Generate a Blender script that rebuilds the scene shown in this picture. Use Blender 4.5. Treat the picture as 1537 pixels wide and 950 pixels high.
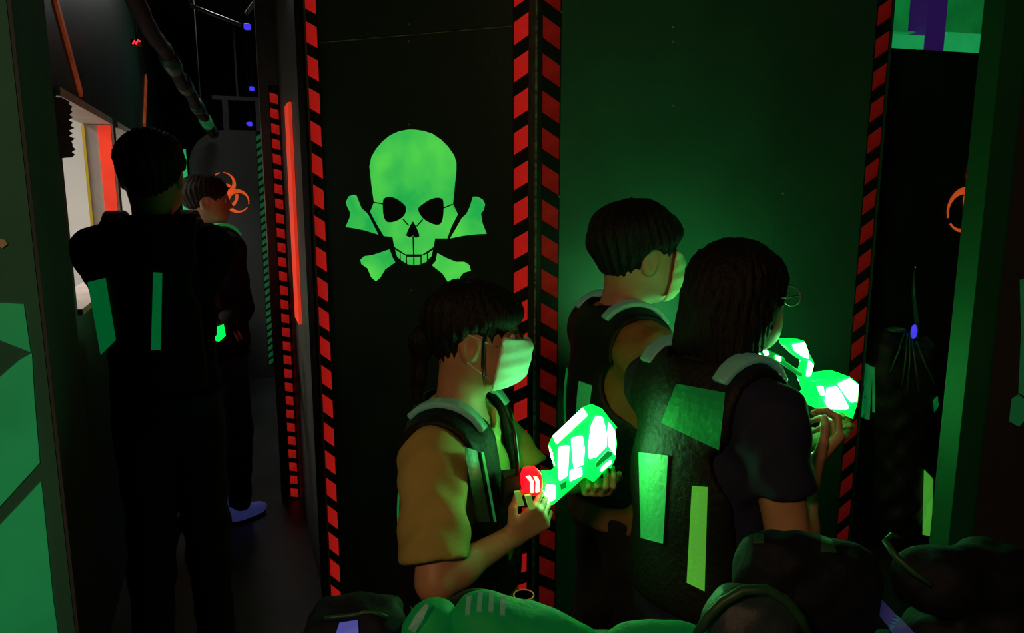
import bpy, bmesh, math, random
import numpy as np
from mathutils import Vector, Matrix
from mathutils.geometry import tessellate_polygon

random.seed(7)
for o in list(bpy.data.objects):
    bpy.data.objects.remove(o)
SC = bpy.context.scene
COL = SC.collection

# ------------------------------------------------------------------ camera
FPX, CX, CY = 1120.0, 768.5, 475.0
PITCH = math.radians(9.8)
EYE = Vector((0, 0, 1.55))
cam_d = bpy.data.cameras.new('camera')
cam_d.sensor_fit = 'HORIZONTAL'
cam_d.sensor_width = 36.0
cam_d.lens = 36.0 * FPX / 1537.0
cam_d.clip_start = 0.02
cam = bpy.data.objects.new('camera', cam_d)
cam.location = EYE
cam.rotation_euler = (math.pi / 2 - PITCH, 0, 0)
COL.objects.link(cam)
SC.camera = cam

# ------------------------------------------------------------------ light
w = bpy.data.worlds.new('dark_hall')
SC.world = w
w.use_nodes = True
w.node_tree.nodes['Background'].inputs[0].default_value = (0.30, 0.42, 0.40, 1)
w.node_tree.nodes['Background'].inputs[1].default_value = 0.002
SC.view_settings.view_transform = 'Standard'
SC.view_settings.look = 'None'
SC.view_settings.exposure = 0.0
SC.view_settings.gamma = 1.0
SC.view_settings.use_curve_mapping = False


def area_light(name, loc, target, size, power, col, size_y=None):
    d = bpy.data.lights.new(name, 'AREA')
    d.energy = power
    d.color = col
    d.size = size
    if size_y:
        d.shape = 'RECTANGLE'
        d.size_y = size_y
    o = bpy.data.objects.new(name, d)
    o.location = loc
    v = Vector(target) - Vector(loc)
    o.rotation_euler = v.to_track_quat('-Z', 'Y').to_euler()
    COL.objects.link(o)
    return o


# added warm fill light behind the camera, unseen, lifts skin and shirts
area_light('warm_fill_light', (-0.9, -1.3, 2.62), (0.1, 1.9, 1.1), 0.30, 16.0, (1.0, 0.57, 0.26), 0.30)
# lamp of the lit room behind the hatches in the corridor's left wall
area_light('side_room_lamp', (-2.75, 3.1, 2.35), (-2.7, 3.3, 0.6), 0.7, 42.0, (1.0, 0.93, 0.84), 0.7)
# added fill light over the far corridor, lifts floor and back panel
area_light('corridor_fill_light', (-1.65, 4.75, 2.80), (-1.62, 4.70, 0.0), 0.35, 5.0, (0.92, 0.95, 0.90), 0.35)
# green lamp of the upper room beyond the partition on the right
area_light('green_room_lamp', (2.30, 3.30, 2.52), (1.95, 3.75, 2.2), 0.2, 3.5, (0.02, 1.0, 0.32), 0.2)

# ------------------------------------------------------------------ helpers
cp, sp = math.cos(PITCH), math.sin(PITCH)


def ray(px, py):
    u = (px - CX) / FPX
    v = (CY - py) / FPX
    return Vector((u, cp + v * sp, -sp + v * cp))


def at(px, py, depth):
    r = ray(px, py)
    return EYE + r * (depth / r.y)


class Wall:
    """vertical plane through a -> b; n points towards the viewer's side"""

    def __init__(s, a, b, n=None):
        s.a = Vector((a[0], a[1], 0))
        s.b = Vector((b[0], b[1], 0))
        s.d = (s.b - s.a).normalized()
        s.L = (s.b - s.a).length
        s.n = Vector((s.d.y, -s.d.x, 0))
        if n is not None and s.n.dot(Vector((n[0], n[1], 0))) < 0:
            s.n = -s.n
        if n is None and s.n.dot(-s.a) < 0:
            s.n = -s.n

    def hit(s, px, py):
        r = ray(px, py)
        t = (s.a - EYE).dot(s.n) / r.dot(s.n)
        return EYE + r * t

    def uv(s, px, py):
        p = s.hit(px, py)
        return ((p - s.a).dot(s.d), p.z)

    def p(s, u, z, off=0.0):
        q = s.a + s.d * u + s.n * off
        return Vector((q.x, q.y, z))


def srgb(r, g, b):
    f = lambda c: (c / 255 / 12.92) if c <= 10 else ((c / 255 + 0.055) / 1.055) ** 2.4
    return (f(r), f(g), f(b))


MATS = {}


def mat(name, col, rough=0.6, emis=None, estr=0.0, var=0.0, vscale=6.0, col2=None, bump=0.0, bscale=60.0,
        spec=0.5, metal=0.0, trans=0.0, alpha=1.0, stretch=(1, 1, 1), sheen=0.0):
    m = bpy.data.materials.new(name)
    m.use_nodes = True
    nt = m.node_tree
    b = nt.nodes['Principled BSDF']
    b.inputs['Base Color'].default_value = (*col, 1)
    b.inputs['Roughness'].default_value = rough
    b.inputs['Specular IOR Level'].default_value = spec
    b.inputs['Metallic'].default_value = metal
    b.inputs['Transmission Weight'].default_value = trans
    b.inputs['Alpha'].default_value = alpha
    b.inputs['Sheen Weight'].default_value = sheen
    tc = None
    if var or bump:
        tc = nt.nodes.new('ShaderNodeTexCoord')
        mp = nt.nodes.new('ShaderNodeMapping')
        mp.inputs['Scale'].default_value = stretch
        nt.links.new(tc.outputs['Object'], mp.inputs[0])
    if emis:
        b.inputs['Emission Color'].default_value = (*emis, 1)
        b.inputs['Emission Strength'].default_value = estr
    if var:
        nz = nt.nodes.new('ShaderNodeTexNoise')
        nz.inputs['Scale'].default_value = vscale
        nz.inputs['Detail'].default_value = 5
        nt.links.new(mp.outputs[0], nz.inputs['Vector'])
        rp = nt.nodes.new('ShaderNodeValToRGB')
        c2 = col2 or tuple(c * (1 - var) for c in col)
        rp.color_ramp.elements[0].position = 0.35
        rp.color_ramp.elements[0].color = (*c2, 1)
        rp.color_ramp.elements[1].position = 0.66
        rp.color_ramp.elements[1].color = (*col, 1)
        nt.links.new(nz.outputs['Fac'], rp.inputs[0])
        nt.links.new(rp.outputs[0], b.inputs['Base Color'])
        if emis:
            nt.links.new(rp.outputs[0], b.inputs['Emission Color'])
    if bump:
        n2 = nt.nodes.new('ShaderNodeTexNoise')
        n2.inputs['Scale'].default_value = bscale
        n2.inputs['Detail'].default_value = 4
        nt.links.new(mp.outputs[0], n2.inputs['Vector'])
        bp = nt.nodes.new('ShaderNodeBump')
        bp.inputs['Strength'].default_value = bump
        bp.inputs['Distance'].default_value = 0.01
        nt.links.new(n2.outputs['Fac'], bp.inputs['Height'])
        nt.links.new(bp.outputs[0], b.inputs['Normal'])
    MATS[name] = m
    return m


def tag(o, label=None, cat=None, group=None, kind=None):
    if label:
        o['label'] = label
    if cat:
        o['category'] = cat
    if group:
        o['group'] = group
    if kind:
        o['kind'] = kind
    return o


def empty(name, loc, label=None, cat=None, group=None):
    o = bpy.data.objects.new(name, None)
    o.empty_display_size = 0.1
    o.location = loc
    COL.objects.link(o)
    return tag(o, label, cat, group)


def world_loc(o):
    v = Vector((0, 0, 0))
    while o is not None:
        v += o.location
        o = o.parent
    return v


def link_mesh(name, me, m, parent=None, loc=None, smooth=None):
    """me holds vertices relative to loc (world position)"""
    if m is not None:
        me.materials.clear()
        me.materials.append(MATS[m] if isinstance(m, str) else m)
    if smooth is not None:
        me.polygons.foreach_set('use_smooth', [smooth] * len(me.polygons))
    o = bpy.data.objects.new(name, me)
    COL.objects.link(o)
    loc = Vector(loc) if loc is not None else Vector((0, 0, 0))
    if parent is not None:
        o.parent = parent
        o.location = loc - world_loc(parent)
    else:
        o.location = loc
    return o


class MB:
    def __init__(s):
        s.v = []
        s.f = []

    def add(s, vs, fs):
        n = len(s.v)
        s.v += [Vector(q) for q in vs]
        s.f += [tuple(i + n for i in f) for f in fs]
        return s

    def hexa(s, b, t):
        """b, t: four corners each, same winding"""
        return s.add(list(b) + list(t), [(3, 2, 1, 0), (4, 5, 6, 7), (0, 1, 5, 4), (1, 2, 6, 5), (2, 3, 7, 6), (3, 0, 4, 7)])

    def box(s, c, ax, ay, az):
        """centre and three half-axis vectors"""
        c, ax, ay, az = map(Vector, (c, ax, ay, az))
        b = [c - ax - ay - az, c + ax - ay - az, c + ax + ay - az, c - ax + ay - az]
        return s.hexa(b, [q + az * 2 for q in b])

    def wallbox(s, W, u0, u1, z0, z1, o0, o1):
        b = [W.p(u0, z0, o0), W.p(u1, z0, o0), W.p(u1, z0, o1), W.p(u0, z0, o1)]
        t = [W.p(u0, z1, o0), W.p(u1, z1, o0), W.p(u1, z1, o1), W.p(u0, z1, o1)]
        return s.hexa(b, t)

    def prism(s, poly, n, th):
        """planar polygon (3-D points), extruded by th along n"""
        poly = [Vector(q) for q in poly]
        n = Vector(n)
        tris = tessellate_polygon([poly])
        k = len(poly)
        top = [q + n * th for q in poly]
        fs = [tuple(t) for t in tris] + [tuple(i + k for i in reversed(t)) for t in tris]
        fs += [(i, (i + 1) % k, (i + 1) % k + k, i + k) for i in range(k)]
        return s.add(poly + top, fs)

    def tube(s, pts, r, seg=8, cap=True, flat=None):
        pts = [Vector(q) for q in pts]
        rs = r if hasattr(r, '__len__') else [r] * len(pts)
        rings = []
        prev = None
        for i, q in enumerate(pts):
            d = (pts[min(i + 1, len(pts) - 1)] - pts[max(i - 1, 0)]).normalized()
            if prev is None:
                a = d.orthogonal().normalized() if flat is None else (flat - d * flat.dot(d)).normalized()
            else:
                a = (prev - d * prev.dot(d)).normalized()
            prev = a
            c = d.cross(a)
            rings.append([q + (a * math.cos(t) + c * math.sin(t)) * rs[i] for t in [2 * math.pi * k / seg for k in range(seg)]])
        vs = [q for rg in rings for q in rg]
        fs = []
        for i in range(len(pts) - 1):
            for k in range(seg):
                k2 = (k + 1) % seg
                fs.append((i * seg + k, i * seg + k2, (i + 1) * seg + k2, (i + 1) * seg + k))
        if cap:
            fs.append(tuple(reversed(range(seg))))
            fs.append(tuple((len(pts) - 1) * seg + k for k in range(seg)))
        return s.add(vs, fs)

    def ribbon(s, pts, widths, wdir, th, ndir=None):
        """flat strap along pts, width along wdir, thickness th"""
        pts = [Vector(q) for q in pts]
        ws = widths if hasattr(widths, '__len__') else [widths] * len(pts)
        vs = []
        for i, q in enumerate(pts):
            d = (pts[min(i + 1, len(pts) - 1)] - pts[max(i - 1, 0)]).normalized()
            wd = Vector(wdir)
            wd = (wd - d * wd.dot(d)).normalized()
            n = d.cross(wd)
            h = ws[i] / 2
            vs += [q - wd * h - n * th / 2, q + wd * h - n * th / 2, q + wd * h + n * th / 2, q - wd * h + n * th / 2]
        fs = []
        for i in range(len(pts) - 1):
            for k in range(4):
                k2 = (k + 1) % 4
                fs.append((i * 4 + k, i * 4 + k2, i * 4 + 4 + k2, i * 4 + 4 + k))
        fs += [(3, 2, 1, 0), tuple(len(vs) - 4 + k for k in range(4))]
        return s.add(vs, fs)

    def build(s, name, m, parent=None, loc=None, smooth=False, bevel=0.0, seg=2):
        if loc is None:
            if parent is not None:
                loc = world_loc(parent)
            else:
                mn = [min(q[i] for q in s.v) for i in range(3)]
                mx = [max(q[i] for q in s.v) for i in range(3)]
                loc = Vector(((mn[0] + mx[0]) / 2, (mn[1] + mx[1]) / 2, mn[2]))
        loc = Vector(loc)
        me = bpy.data.meshes.new(name)
        me.from_pydata([q - loc for q in s.v], [], s.f)
        bm = bmesh.new()
        bm.from_mesh(me)
        bmesh.ops.recalc_face_normals(bm, faces=bm.faces)
        if bevel:
            es = [e for e in bm.edges if len(e.link_faces) == 2 and e.calc_face_angle(0) > 0.5]
            bmesh.ops.bevel(bm, geom=es, offset=bevel, segments=seg, affect='EDGES', profile=0.5, clamp_overlap=True)
        bm.to_mesh(me)
        bm.free()
        return link_mesh(name, me, m, parent, loc, smooth)


def share(name, src, parent, loc):
    """another piece with the same mesh data; loc is a world position"""
    o = src.copy()
    o.name = name
    COL.objects.link(o)
    o.parent = parent
    o.location = Vector(loc) - (world_loc(parent) if parent else Vector((0, 0, 0)))
    return o


# ------------------------------------------------------------------ signed distance tools
def A3(v):
    return np.array(tuple(v), dtype=np.float32)


def s_cone(a, b, ra, rb):
    a, b = A3(a), A3(b)
    ab = b - a
    l2 = float(ab @ ab) + 1e-12

    def f(P):
        q = P - a
        t = np.clip((q @ ab) / l2, 0, 1)
        d = q - t[:, None] * ab
        return np.sqrt((d * d).sum(1)) - (ra + (rb - ra) * t)
    return f


def s_ell(c, r, R=None):
    c, r = A3(c), A3(r)

    def f(P):
        q = P - c
        if R is not None:
            q = q @ R
        k0 = np.sqrt(((q / r) ** 2).sum(1)) + 1e-9
        k1 = np.sqrt(((q / (r * r)) ** 2).sum(1)) + 1e-9
        return k0 * (k0 - 1) / k1
    return f


def s_box(c, h, rnd, R=None):
    c, h = A3(c), A3(h)

    def f(P):
        q = P - c
        if R is not None:
            q = q @ R
        d = np.abs(q) - (h - rnd)
        return np.sqrt((np.maximum(d, 0) ** 2).sum(1)) + np.minimum(d.max(1), 0) - rnd
    return f


def s_plane(p, n):
    p, n = A3(p), A3(Vector(n).normalized())
    return lambda P: (P - p) @ n


def smin(a, b, k):
    h = np.clip(0.5 + 0.5 * (b - a) / k, 0, 1)
    return b + (a - b) * h - k * h * (1 - h)


def U(fs, k=0.02):
    def f(P):
        d = fs[0](P)
        for g in fs[1:]:
            d = smin(d, g(P), k)
        return d
    return f


def I(f, g, k=0.004):
    return lambda P: -smin(-f(P), -g(P), k)


def SUB(f, g, k=0.004):
    return lambda P: -smin(-f(P), g(P), k)


def OFF(f, d):
    return lambda P: f(P) - d


def SHELL(f, mid, half):
    return lambda P: np.abs(f(P) - mid) - half


def FOLD(f, amp, sc, ax=(0, 0, 1), seed=0.0):
    """cloth folds"""
    ax = A3(ax)

    def g(P):
        x, y, z = P[:, 0] * sc, P[:, 1] * sc, P[:, 2] * sc
        n = (np.sin(x * 1.7 + 2.1 * np.sin(z * .8 + seed) + seed) * np.sin(z * 1.1 + 1.6 * np.sin(y * 1.3 + seed * 2)) +
             0.5 * np.sin(y * 2.9 + z * 2.3 + seed * 3 + 1.5 * np.sin(x * 2.)))
        return f(P) - amp * n
    return g


def nets(f, lo, hi, vs):
    lo = np.array(tuple(lo), dtype=np.float32)
    hi = np.array(tuple(hi), dtype=np.float32)
    B = 8
    nb = np.maximum(np.ceil((hi - lo) / (vs * B)).astype(int), 1)
    n = nb * B + 1
    bi = np.stack(np.meshgrid(*[np.arange(k) for k in nb], indexing='ij'), -1).reshape(-1, 3)
    cen = lo + (bi + 0.5) * B * vs
    dc = f(cen.astype(np.float32))
    vals = np.repeat(np.repeat(np.repeat(dc.reshape(nb), B, 0), B, 1), B, 2)
    vals = np.pad(vals, ((0, 1), (0, 1), (0, 1)), mode='edge').astype(np.float32)
    keep = bi[np.abs(dc) < B * vs * 1.45 + 0.012]
    g = np.stack(np.meshgrid(*[np.arange(B + 1)] * 3, indexing='ij'), -1).reshape(-1, 3)
    for s0 in range(0, len(keep), 200):
        kk = keep[s0:s0 + 200]
        idx = (kk[:, None, :] * B + g[None]).reshape(-1, 3)
        vals[idx[:, 0], idx[:, 1], idx[:, 2]] = f((lo + idx * vs).astype(np.float32))
    ins = vals < 0
    cnt = np.zeros(np.array(n) - 1, dtype=np.int8)
    for i in (0, 1):
        for j in (0, 1):
            for k in (0, 1):
                cnt += ins[i:n[0] - 1 + i, j:n[1] - 1 + j, k:n[2] - 1 + k]
    act = (cnt > 0) & (cnt < 8)
    ci = np.argwhere(act)
    if len(ci) == 0:
        return np.zeros((0, 3)), np.zeros((0, 4), int)
    acc = np.zeros((len(ci), 3), np.float32)
    num = np.zeros(len(ci), np.float32)
    cor = [(0, 0, 0), (1, 0, 0), (0, 1, 0), (1, 1, 0), (0, 0, 1), (1, 0, 1), (0, 1, 1), (1, 1, 1)]
    V8 = [vals[ci[:, 0] + c[0], ci[:, 1] + c[1], ci[:, 2] + c[2]] for c in cor]
    for a in range(8):
        for b in range(a + 1, 8):
            if sum(abs(cor[a][q] - cor[b][q]) for q in range(3)) != 1:
                continue
            m = (V8[a] < 0) != (V8[b] < 0)
            t = V8[a] / np.where(m, V8[a] - V8[b], 1)
            p = np.array(cor[a], np.float32) + t[:, None] * (np.array(cor[b], np.float32) - np.array(cor[a], np.float32))
            acc += np.where(m[:, None], p, 0)
            num += m
    verts = lo + (ci + acc / num[:, None]) * vs
    vid = -np.ones(np.array(n) - 1, dtype=np.int64)
    vid[ci[:, 0], ci[:, 1], ci[:, 2]] = np.arange(len(ci))
    faces = []
    for ax in range(3):
        sl0 = [slice(None)] * 3
        sl1 = [slice(None)] * 3
        sl0[ax] = slice(0, -1)
        sl1[ax] = slice(1, None)
        cr = ins[tuple(sl0)] != ins[tuple(sl1)]
        e = np.argwhere(cr)
        o1, o2 = [q for q in range(3) if q != ax]
        ok = (e[:, o1] > 0) & (e[:, o2] > 0) & (e[:, o1] < n[o1] - 1) & (e[:, o2] < n[o2] - 1)
        e = e[ok]
        flip = ins[e[:, 0], e[:, 1], e[:, 2]]

        def c(d1, d2):
            q = e.copy()
            q[:, o1] -= d1
            q[:, o2] -= d2
            return vid[q[:, 0], q[:, 1], q[:, 2]]
        quad = np.stack([c(1, 1), c(0, 1), c(0, 0), c(1, 0)], 1)
        if ax == 1:
            flip = ~flip
        quad = np.where(flip[:, None], quad, quad[:, ::-1])
        faces.append(quad)
    return verts, np.concatenate(faces)


def sdf_mesh(name, f, regions, m, parent=None, loc=None):
    """regions: list of (lo, hi, voxel); pieces of one surface at different fineness"""
    av, af, n = [], [], 0
    for lo, hi, vs in regions:
        v, q = nets(f, lo, hi, vs)
        av.append(v)
        af.append(q + n)
        n += len(v)
    v = np.concatenate(av)
    q = np.concatenate(af)
    if loc is None:
        loc = world_loc(parent) if parent is not None else Vector((0, 0, 0))
    v = v - A3(loc)
    me = bpy.data.meshes.new(name)
    me.vertices.add(len(v))
    me.vertices.foreach_set('co', v.astype(np.float32).ravel())
    me.loops.add(len(q) * 4)
    me.loops.foreach_set('vertex_index', q.astype(np.int32).ravel())
    me.polygons.add(len(q))
    me.polygons.foreach_set('loop_start', np.arange(0, len(q) * 4, 4, dtype=np.int32))
    me.update(calc_edges=True)
    me.validate()
    return link_mesh(name, me, m, parent, loc, True)


def project(f, pts, d, off, maxd=0.6):
    """march points along d until the surface f = off"""
    P = np.array([tuple(q) for q in pts], dtype=np.float32)
    dv = A3(Vector(d).normalized())
    t = np.zeros(len(P), np.float32)
    for _ in range(60):
        s = f(P + t[:, None] * dv) - off
        t = np.clip(t + s * 0.8, 0, maxd)
    return P + t[:, None] * dv


def patch(name, f, corners, d, m, parent, nu=4, nv=14, off=0.004, th=0.004):
    """a strip of fabric lying on the surface f; corners: 4 start points (bl, br, tr, tl)"""
    bl, br, tr, tl = [Vector(c) for c in corners]
    g = []
    for j in range(nv + 1):
        for i in range(nu + 1):
            a, b = i / nu, j / nv
            g.append((bl * (1 - a) + br * a) * (1 - b) + (tl * (1 - a) + tr * a) * b)
    P = project(f, g, d, off)
    dv = A3(Vector(d).normalized())
    Q = P - dv * th
    mb = MB()
    n = len(g)
    fs = []
    W = nu + 1
    for j in range(nv):
        for i in range(nu):
            k = j * W + i
            fs.append((k, k + 1, k + W + 1, k + W))
            fs.append((n + k, n + k + W, n + k + W + 1, n + k + 1))
    for j in range(nv):
        for k in (j * W, j * W + nu):
            fs.append((k, k + W, n + k + W, n + k))
    for i in range(nu):
        for k in (i, nv * W + i):
            fs.append((k, k + 1, n + k + 1, n + k))
    mb.add([Vector(tuple(map(float, q))) for q in Q] + [Vector(tuple(map(float, q))) for q in P], fs)
    return mb.build(name, m, parent, smooth=False)

# ------------------------------------------------------------------ materials
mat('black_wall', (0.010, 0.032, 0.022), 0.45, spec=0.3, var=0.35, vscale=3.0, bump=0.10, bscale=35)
mat('black_wall_lit', (0.028, 0.118, 0.085), 0.48, var=0.30, vscale=2.5, bump=0.10, bscale=35)  # lit copy of the black wall, green gun light put into the colour
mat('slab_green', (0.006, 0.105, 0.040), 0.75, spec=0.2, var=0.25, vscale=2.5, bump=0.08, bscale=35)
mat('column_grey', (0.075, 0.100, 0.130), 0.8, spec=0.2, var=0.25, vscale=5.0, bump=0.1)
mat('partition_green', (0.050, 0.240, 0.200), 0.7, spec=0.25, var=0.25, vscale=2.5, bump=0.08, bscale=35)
mat('grey_wall', (0.075, 0.078, 0.066), 0.55, var=0.35, vscale=4.0, bump=0.15, bscale=30)
mat('charcoal_wall', (0.045, 0.050, 0.050), 0.6, var=0.25, vscale=4.0, bump=0.15, bscale=30)
mat('dark_edge', (0.032, 0.033, 0.032), 0.8, spec=0.2, var=0.3, vscale=5.0, bump=0.1)
mat('black_paint', (0.006, 0.010, 0.008), 0.7, spec=0.2, var=0.3, vscale=8.0)
mat('black_rubber', (0.008, 0.010, 0.009), 0.5, bump=0.2, bscale=40)
mat('torn_foam', (0.004, 0.005, 0.004), 0.95, bump=0.5, bscale=80)
mat('chipped_edge', (0.20, 0.28, 0.20), 0.7, var=0.9, vscale=22.0, stretch=(1, 1, 3))
mat('floor_vinyl', (0.060, 0.070, 0.072), 0.42, var=0.45, vscale=3.0, bump=0.12, bscale=25)
mat('ceiling_black', (0.012, 0.013, 0.014), 0.8, bump=0.1)
mat('white_room', (0.74, 0.72, 0.68), 0.7, var=0.08, vscale=2.0)
mat('frame_white', (0.62, 0.55, 0.50), 0.55, var=0.2, vscale=10.0)
mat('yellow_paint', (0.85, 0.60, 0.04), 0.5)
mat('screw_steel', (0.30, 0.33, 0.31), 0.35, metal=0.7)
mat('steel_grey', (0.20, 0.20, 0.19), 0.4, metal=0.3, var=0.4, vscale=12.0)
mat('purple_paint', (0.10, 0.04, 0.34), 0.5, emis=(0.08, 0.02, 0.35), estr=0.15)
# paints and tapes that fluoresce under the hall's black light: they give off light of their own colour
mat('fluor_red', (0.85, 0.020, 0.015), 0.7, spec=0.2, emis=(0.9, 0.05, 0.025), estr=0.36, var=0.35, vscale=14.0)
mat('fluor_red_dim', (0.55, 0.016, 0.012), 0.8, spec=0.1, emis=(0.8, 0.045, 0.025), estr=0.11, var=0.45, vscale=12.0)
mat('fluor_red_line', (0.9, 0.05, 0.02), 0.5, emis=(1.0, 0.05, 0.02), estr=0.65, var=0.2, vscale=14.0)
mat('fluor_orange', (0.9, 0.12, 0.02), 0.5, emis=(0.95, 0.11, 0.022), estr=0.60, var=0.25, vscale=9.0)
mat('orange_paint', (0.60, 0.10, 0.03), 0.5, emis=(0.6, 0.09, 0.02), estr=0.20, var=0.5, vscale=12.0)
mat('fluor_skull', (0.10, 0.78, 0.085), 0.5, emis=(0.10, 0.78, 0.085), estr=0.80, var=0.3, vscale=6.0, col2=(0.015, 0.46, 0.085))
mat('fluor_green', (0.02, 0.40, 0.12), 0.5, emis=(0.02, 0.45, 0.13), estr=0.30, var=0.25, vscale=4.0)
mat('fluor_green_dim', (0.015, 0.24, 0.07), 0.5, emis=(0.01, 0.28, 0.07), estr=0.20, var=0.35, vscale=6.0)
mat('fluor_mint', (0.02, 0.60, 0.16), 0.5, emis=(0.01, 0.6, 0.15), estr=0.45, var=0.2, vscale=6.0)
mat('led_violet', (0.1, 0.08, 0.6), 0.4, emis=(0.06, 0.045, 0.9), estr=0.9)
mat('led_red', (0.6, 0.02, 0.02), 0.4, emis=(1.0, 0.02, 0.03), estr=2.5)
# clothing
mat('hair_black', (0.006, 0.0058, 0.0055), 0.6, spec=0.3, bump=0.5, bscale=60, stretch=(4, 4, 0.7))
mat('hair_brown', (0.022, 0.019, 0.016), 0.75, spec=0.2, bump=0.5, bscale=60, stretch=(4, 4, 0.7))
mat('skin', (0.56, 0.31, 0.19), 0.5, var=0.12, vscale=20.0, bump=0.05, bscale=200)
mat('eye_white', (0.7, 0.7, 0.68), 0.2)
mat('iris_dark', (0.01, 0.008, 0.006), 0.15)
mat('mask_cloth', (0.66, 0.74, 0.70), 0.75, bump=0.1, bscale=90)
mat('mask_cream', (0.75, 0.66, 0.36), 0.75, bump=0.1, bscale=90)
mat('tee_mustard', (0.52, 0.44, 0.14), 0.85, var=0.15, vscale=9, bump=0.15, bscale=250)
mat('tee_collar', (0.45, 0.50, 0.32), 0.85)
mat('tee_brown', (0.32, 0.16, 0.06), 0.85, var=0.2, vscale=9, bump=0.15, bscale=250)
mat('tee_navy', (0.010, 0.016, 0.060), 0.85, bump=0.15, bscale=250)
mat('jacket_black', (0.004, 0.004, 0.005), 0.9, spec=0.15, bump=0.2, bscale=120)
mat('shirt_blue', (0.012, 0.02, 0.14), 0.85)
mat('trousers_black', (0.008, 0.009, 0.011), 0.85, bump=0.2, bscale=120)
mat('trousers_olive', (0.020, 0.024, 0.015), 0.85, bump=0.2, bscale=120)
mat('vest_black', (0.008, 0.010, 0.009), 0.6, spec=0.3, bump=0.3, bscale=90)
mat('vest_trim', (0.02, 0.10, 0.05), 0.45, bump=0.1)
mat('vest_maroon', (0.10, 0.010, 0.012), 0.6)
mat('reflector', (0.10, 0.55, 0.22), 0.42, emis=(0.0, 0.42, 0.09), estr=0.20, bump=0.25, bscale=70)  # light thrown back by the reflectors is put in as glow
mat('reflector_dim', (0.012, 0.34, 0.06), 0.65, spec=0.2, emis=(0.0, 0.30, 0.07), estr=0.10, bump=0.25, bscale=70)
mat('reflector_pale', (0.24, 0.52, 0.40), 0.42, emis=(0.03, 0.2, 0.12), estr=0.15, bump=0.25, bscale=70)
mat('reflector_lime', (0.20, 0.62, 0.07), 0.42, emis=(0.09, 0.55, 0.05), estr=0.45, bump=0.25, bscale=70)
mat('shoe_blue_lit', (0.20, 0.22, 0.62), 0.6, emis=(0.10, 0.12, 0.5), estr=0.12)  # blue light on the shoe put into its colour and glow
mat('shoe_dark', (0.02, 0.02, 0.03), 0.6)
# laser guns
mat('gun_shell', (0.02, 0.55, 0.12), 0.35, emis=(0.0, 0.85, 0.05), estr=2.2)
mat('gun_core', (0.4, 0.9, 0.5), 0.35, emis=(0.16, 1.0, 0.28), estr=32.0)
mat('gun_dim', (0.015, 0.25, 0.07), 0.4, emis=(0.0, 0.22, 0.03), estr=1.0)
mat('gun_black', (0.010, 0.014, 0.010), 0.35)
mat('red_lamp', (0.7, 0.01, 0.02), 0.3, emis=(0.85, 0.002, 0.010), estr=2.5)
mat('red_lamp_core', (1.0, 0.4, 0.2), 0.3, emis=(1.0, 0.16, 0.08), estr=12.0)
mat('lime_label', (0.35, 0.75, 0.16), 0.5, emis=(0.22, 0.6, 0.08), estr=0.30)
mat('bench_top', (0.010, 0.012, 0.016), 0.5, var=0.3, vscale=6, bump=0.1)
mat('navy_nylon', (0.006, 0.010, 0.020), 0.7, spec=0.25, bump=0.25, bscale=60)
mat('slate_nylon', (0.028, 0.050, 0.072), 0.55, bump=0.25, bscale=60)
mat('blue_lit_patch', (0.12, 0.13, 0.55), 0.5, emis=(0.10, 0.12, 0.55), estr=0.45)  # blue light on the bag, put in as a glowing colour
mat('violet_grey', (0.10, 0.10, 0.26), 0.6, emis=(0.05, 0.05, 0.2), estr=0.18)
mat('cup_plastic', (0.8, 0.6, 0.5), 0.12, trans=0.92)
mat('cup_rim', (0.85, 0.35, 0.22), 0.25, emis=(0.5, 0.12, 0.06), estr=0.10)

# ------------------------------------------------------------------ the setting
D = Vector((-0.353, 0.9356, 0))        # direction of the corridor on the left
PR = Vector((0.9356, 0.353, 0))        # its right-hand side
C = Vector((0.067, 2.15, 0))
L = Vector(((467 - CX) / 1136 * 2.44, 2.44, 0))
R = Vector((1.225, 2.52, 0))
CEIL = 2.85

mb = MB().box((0.3, 3.0, -0.05), (4.2, 0, 0), (0, 5.0, 0), (0, 0, 0.05))
tag(mb.build('floor', 'floor_vinyl'), kind='structure')
mb = MB().box((0.3, 3.0, CEIL + 0.05), (4.2, 0, 0), (0, 5.0, 0), (0, 0, 0.05))
tag(mb.build('ceiling', 'ceiling_black'), kind='structure')
mb = MB().box((0.3, -1.97, CEIL / 2), (4.2, 0, 0), (0, 0.03, 0), (0, 0, CEIL / 2))
tag(mb.build('wall_rear', 'black_wall'), kind='structure')
mb = MB().box((-3.85, 3.0, CEIL / 2), (0.05, 0, 0), (0, 4.97, 0), (0, 0, CEIL / 2))
tag(mb.build('wall_outer_left', 'charcoal_wall'), kind='structure')
mb = MB().box((4.45, 3.0, CEIL / 2), (0.05, 0, 0), (0, 4.97, 0), (0, 0, CEIL / 2))
tag(mb.build('wall_outer_right', 'black_wall'), kind='structure')
mb = MB().box((0.3, 7.95, CEIL / 2), (4.1, 0, 0), (0, 0.05, 0), (0, 0, CEIL / 2))
tag(mb.build('wall_outer_back', 'ceiling_black'), kind='structure')

WS = Wall(L, C)       # wall with the skull
WG = Wall(C, R)       # wall lit green, right of the corner
WC = Wall(L, L + D * 2.75, n=(-1, 0))       # corridor's right wall


def screws(W, parent, pts, r=0.0035):
    first = None
    for px, py in pts:
        u, z = W.uv(px, py)
        p = W.p(u, z, 0.0)
        if first is None:
            m2 = MB().tube([p - W.n * 0.002, p + W.n * 0.002, p + W.n * 0.0035], [r, r, r * 0.6], 8)
            first = m2.build('screw', 'screw_steel', parent, loc=p)
        else:
            share('screw', first, parent, p)


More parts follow.
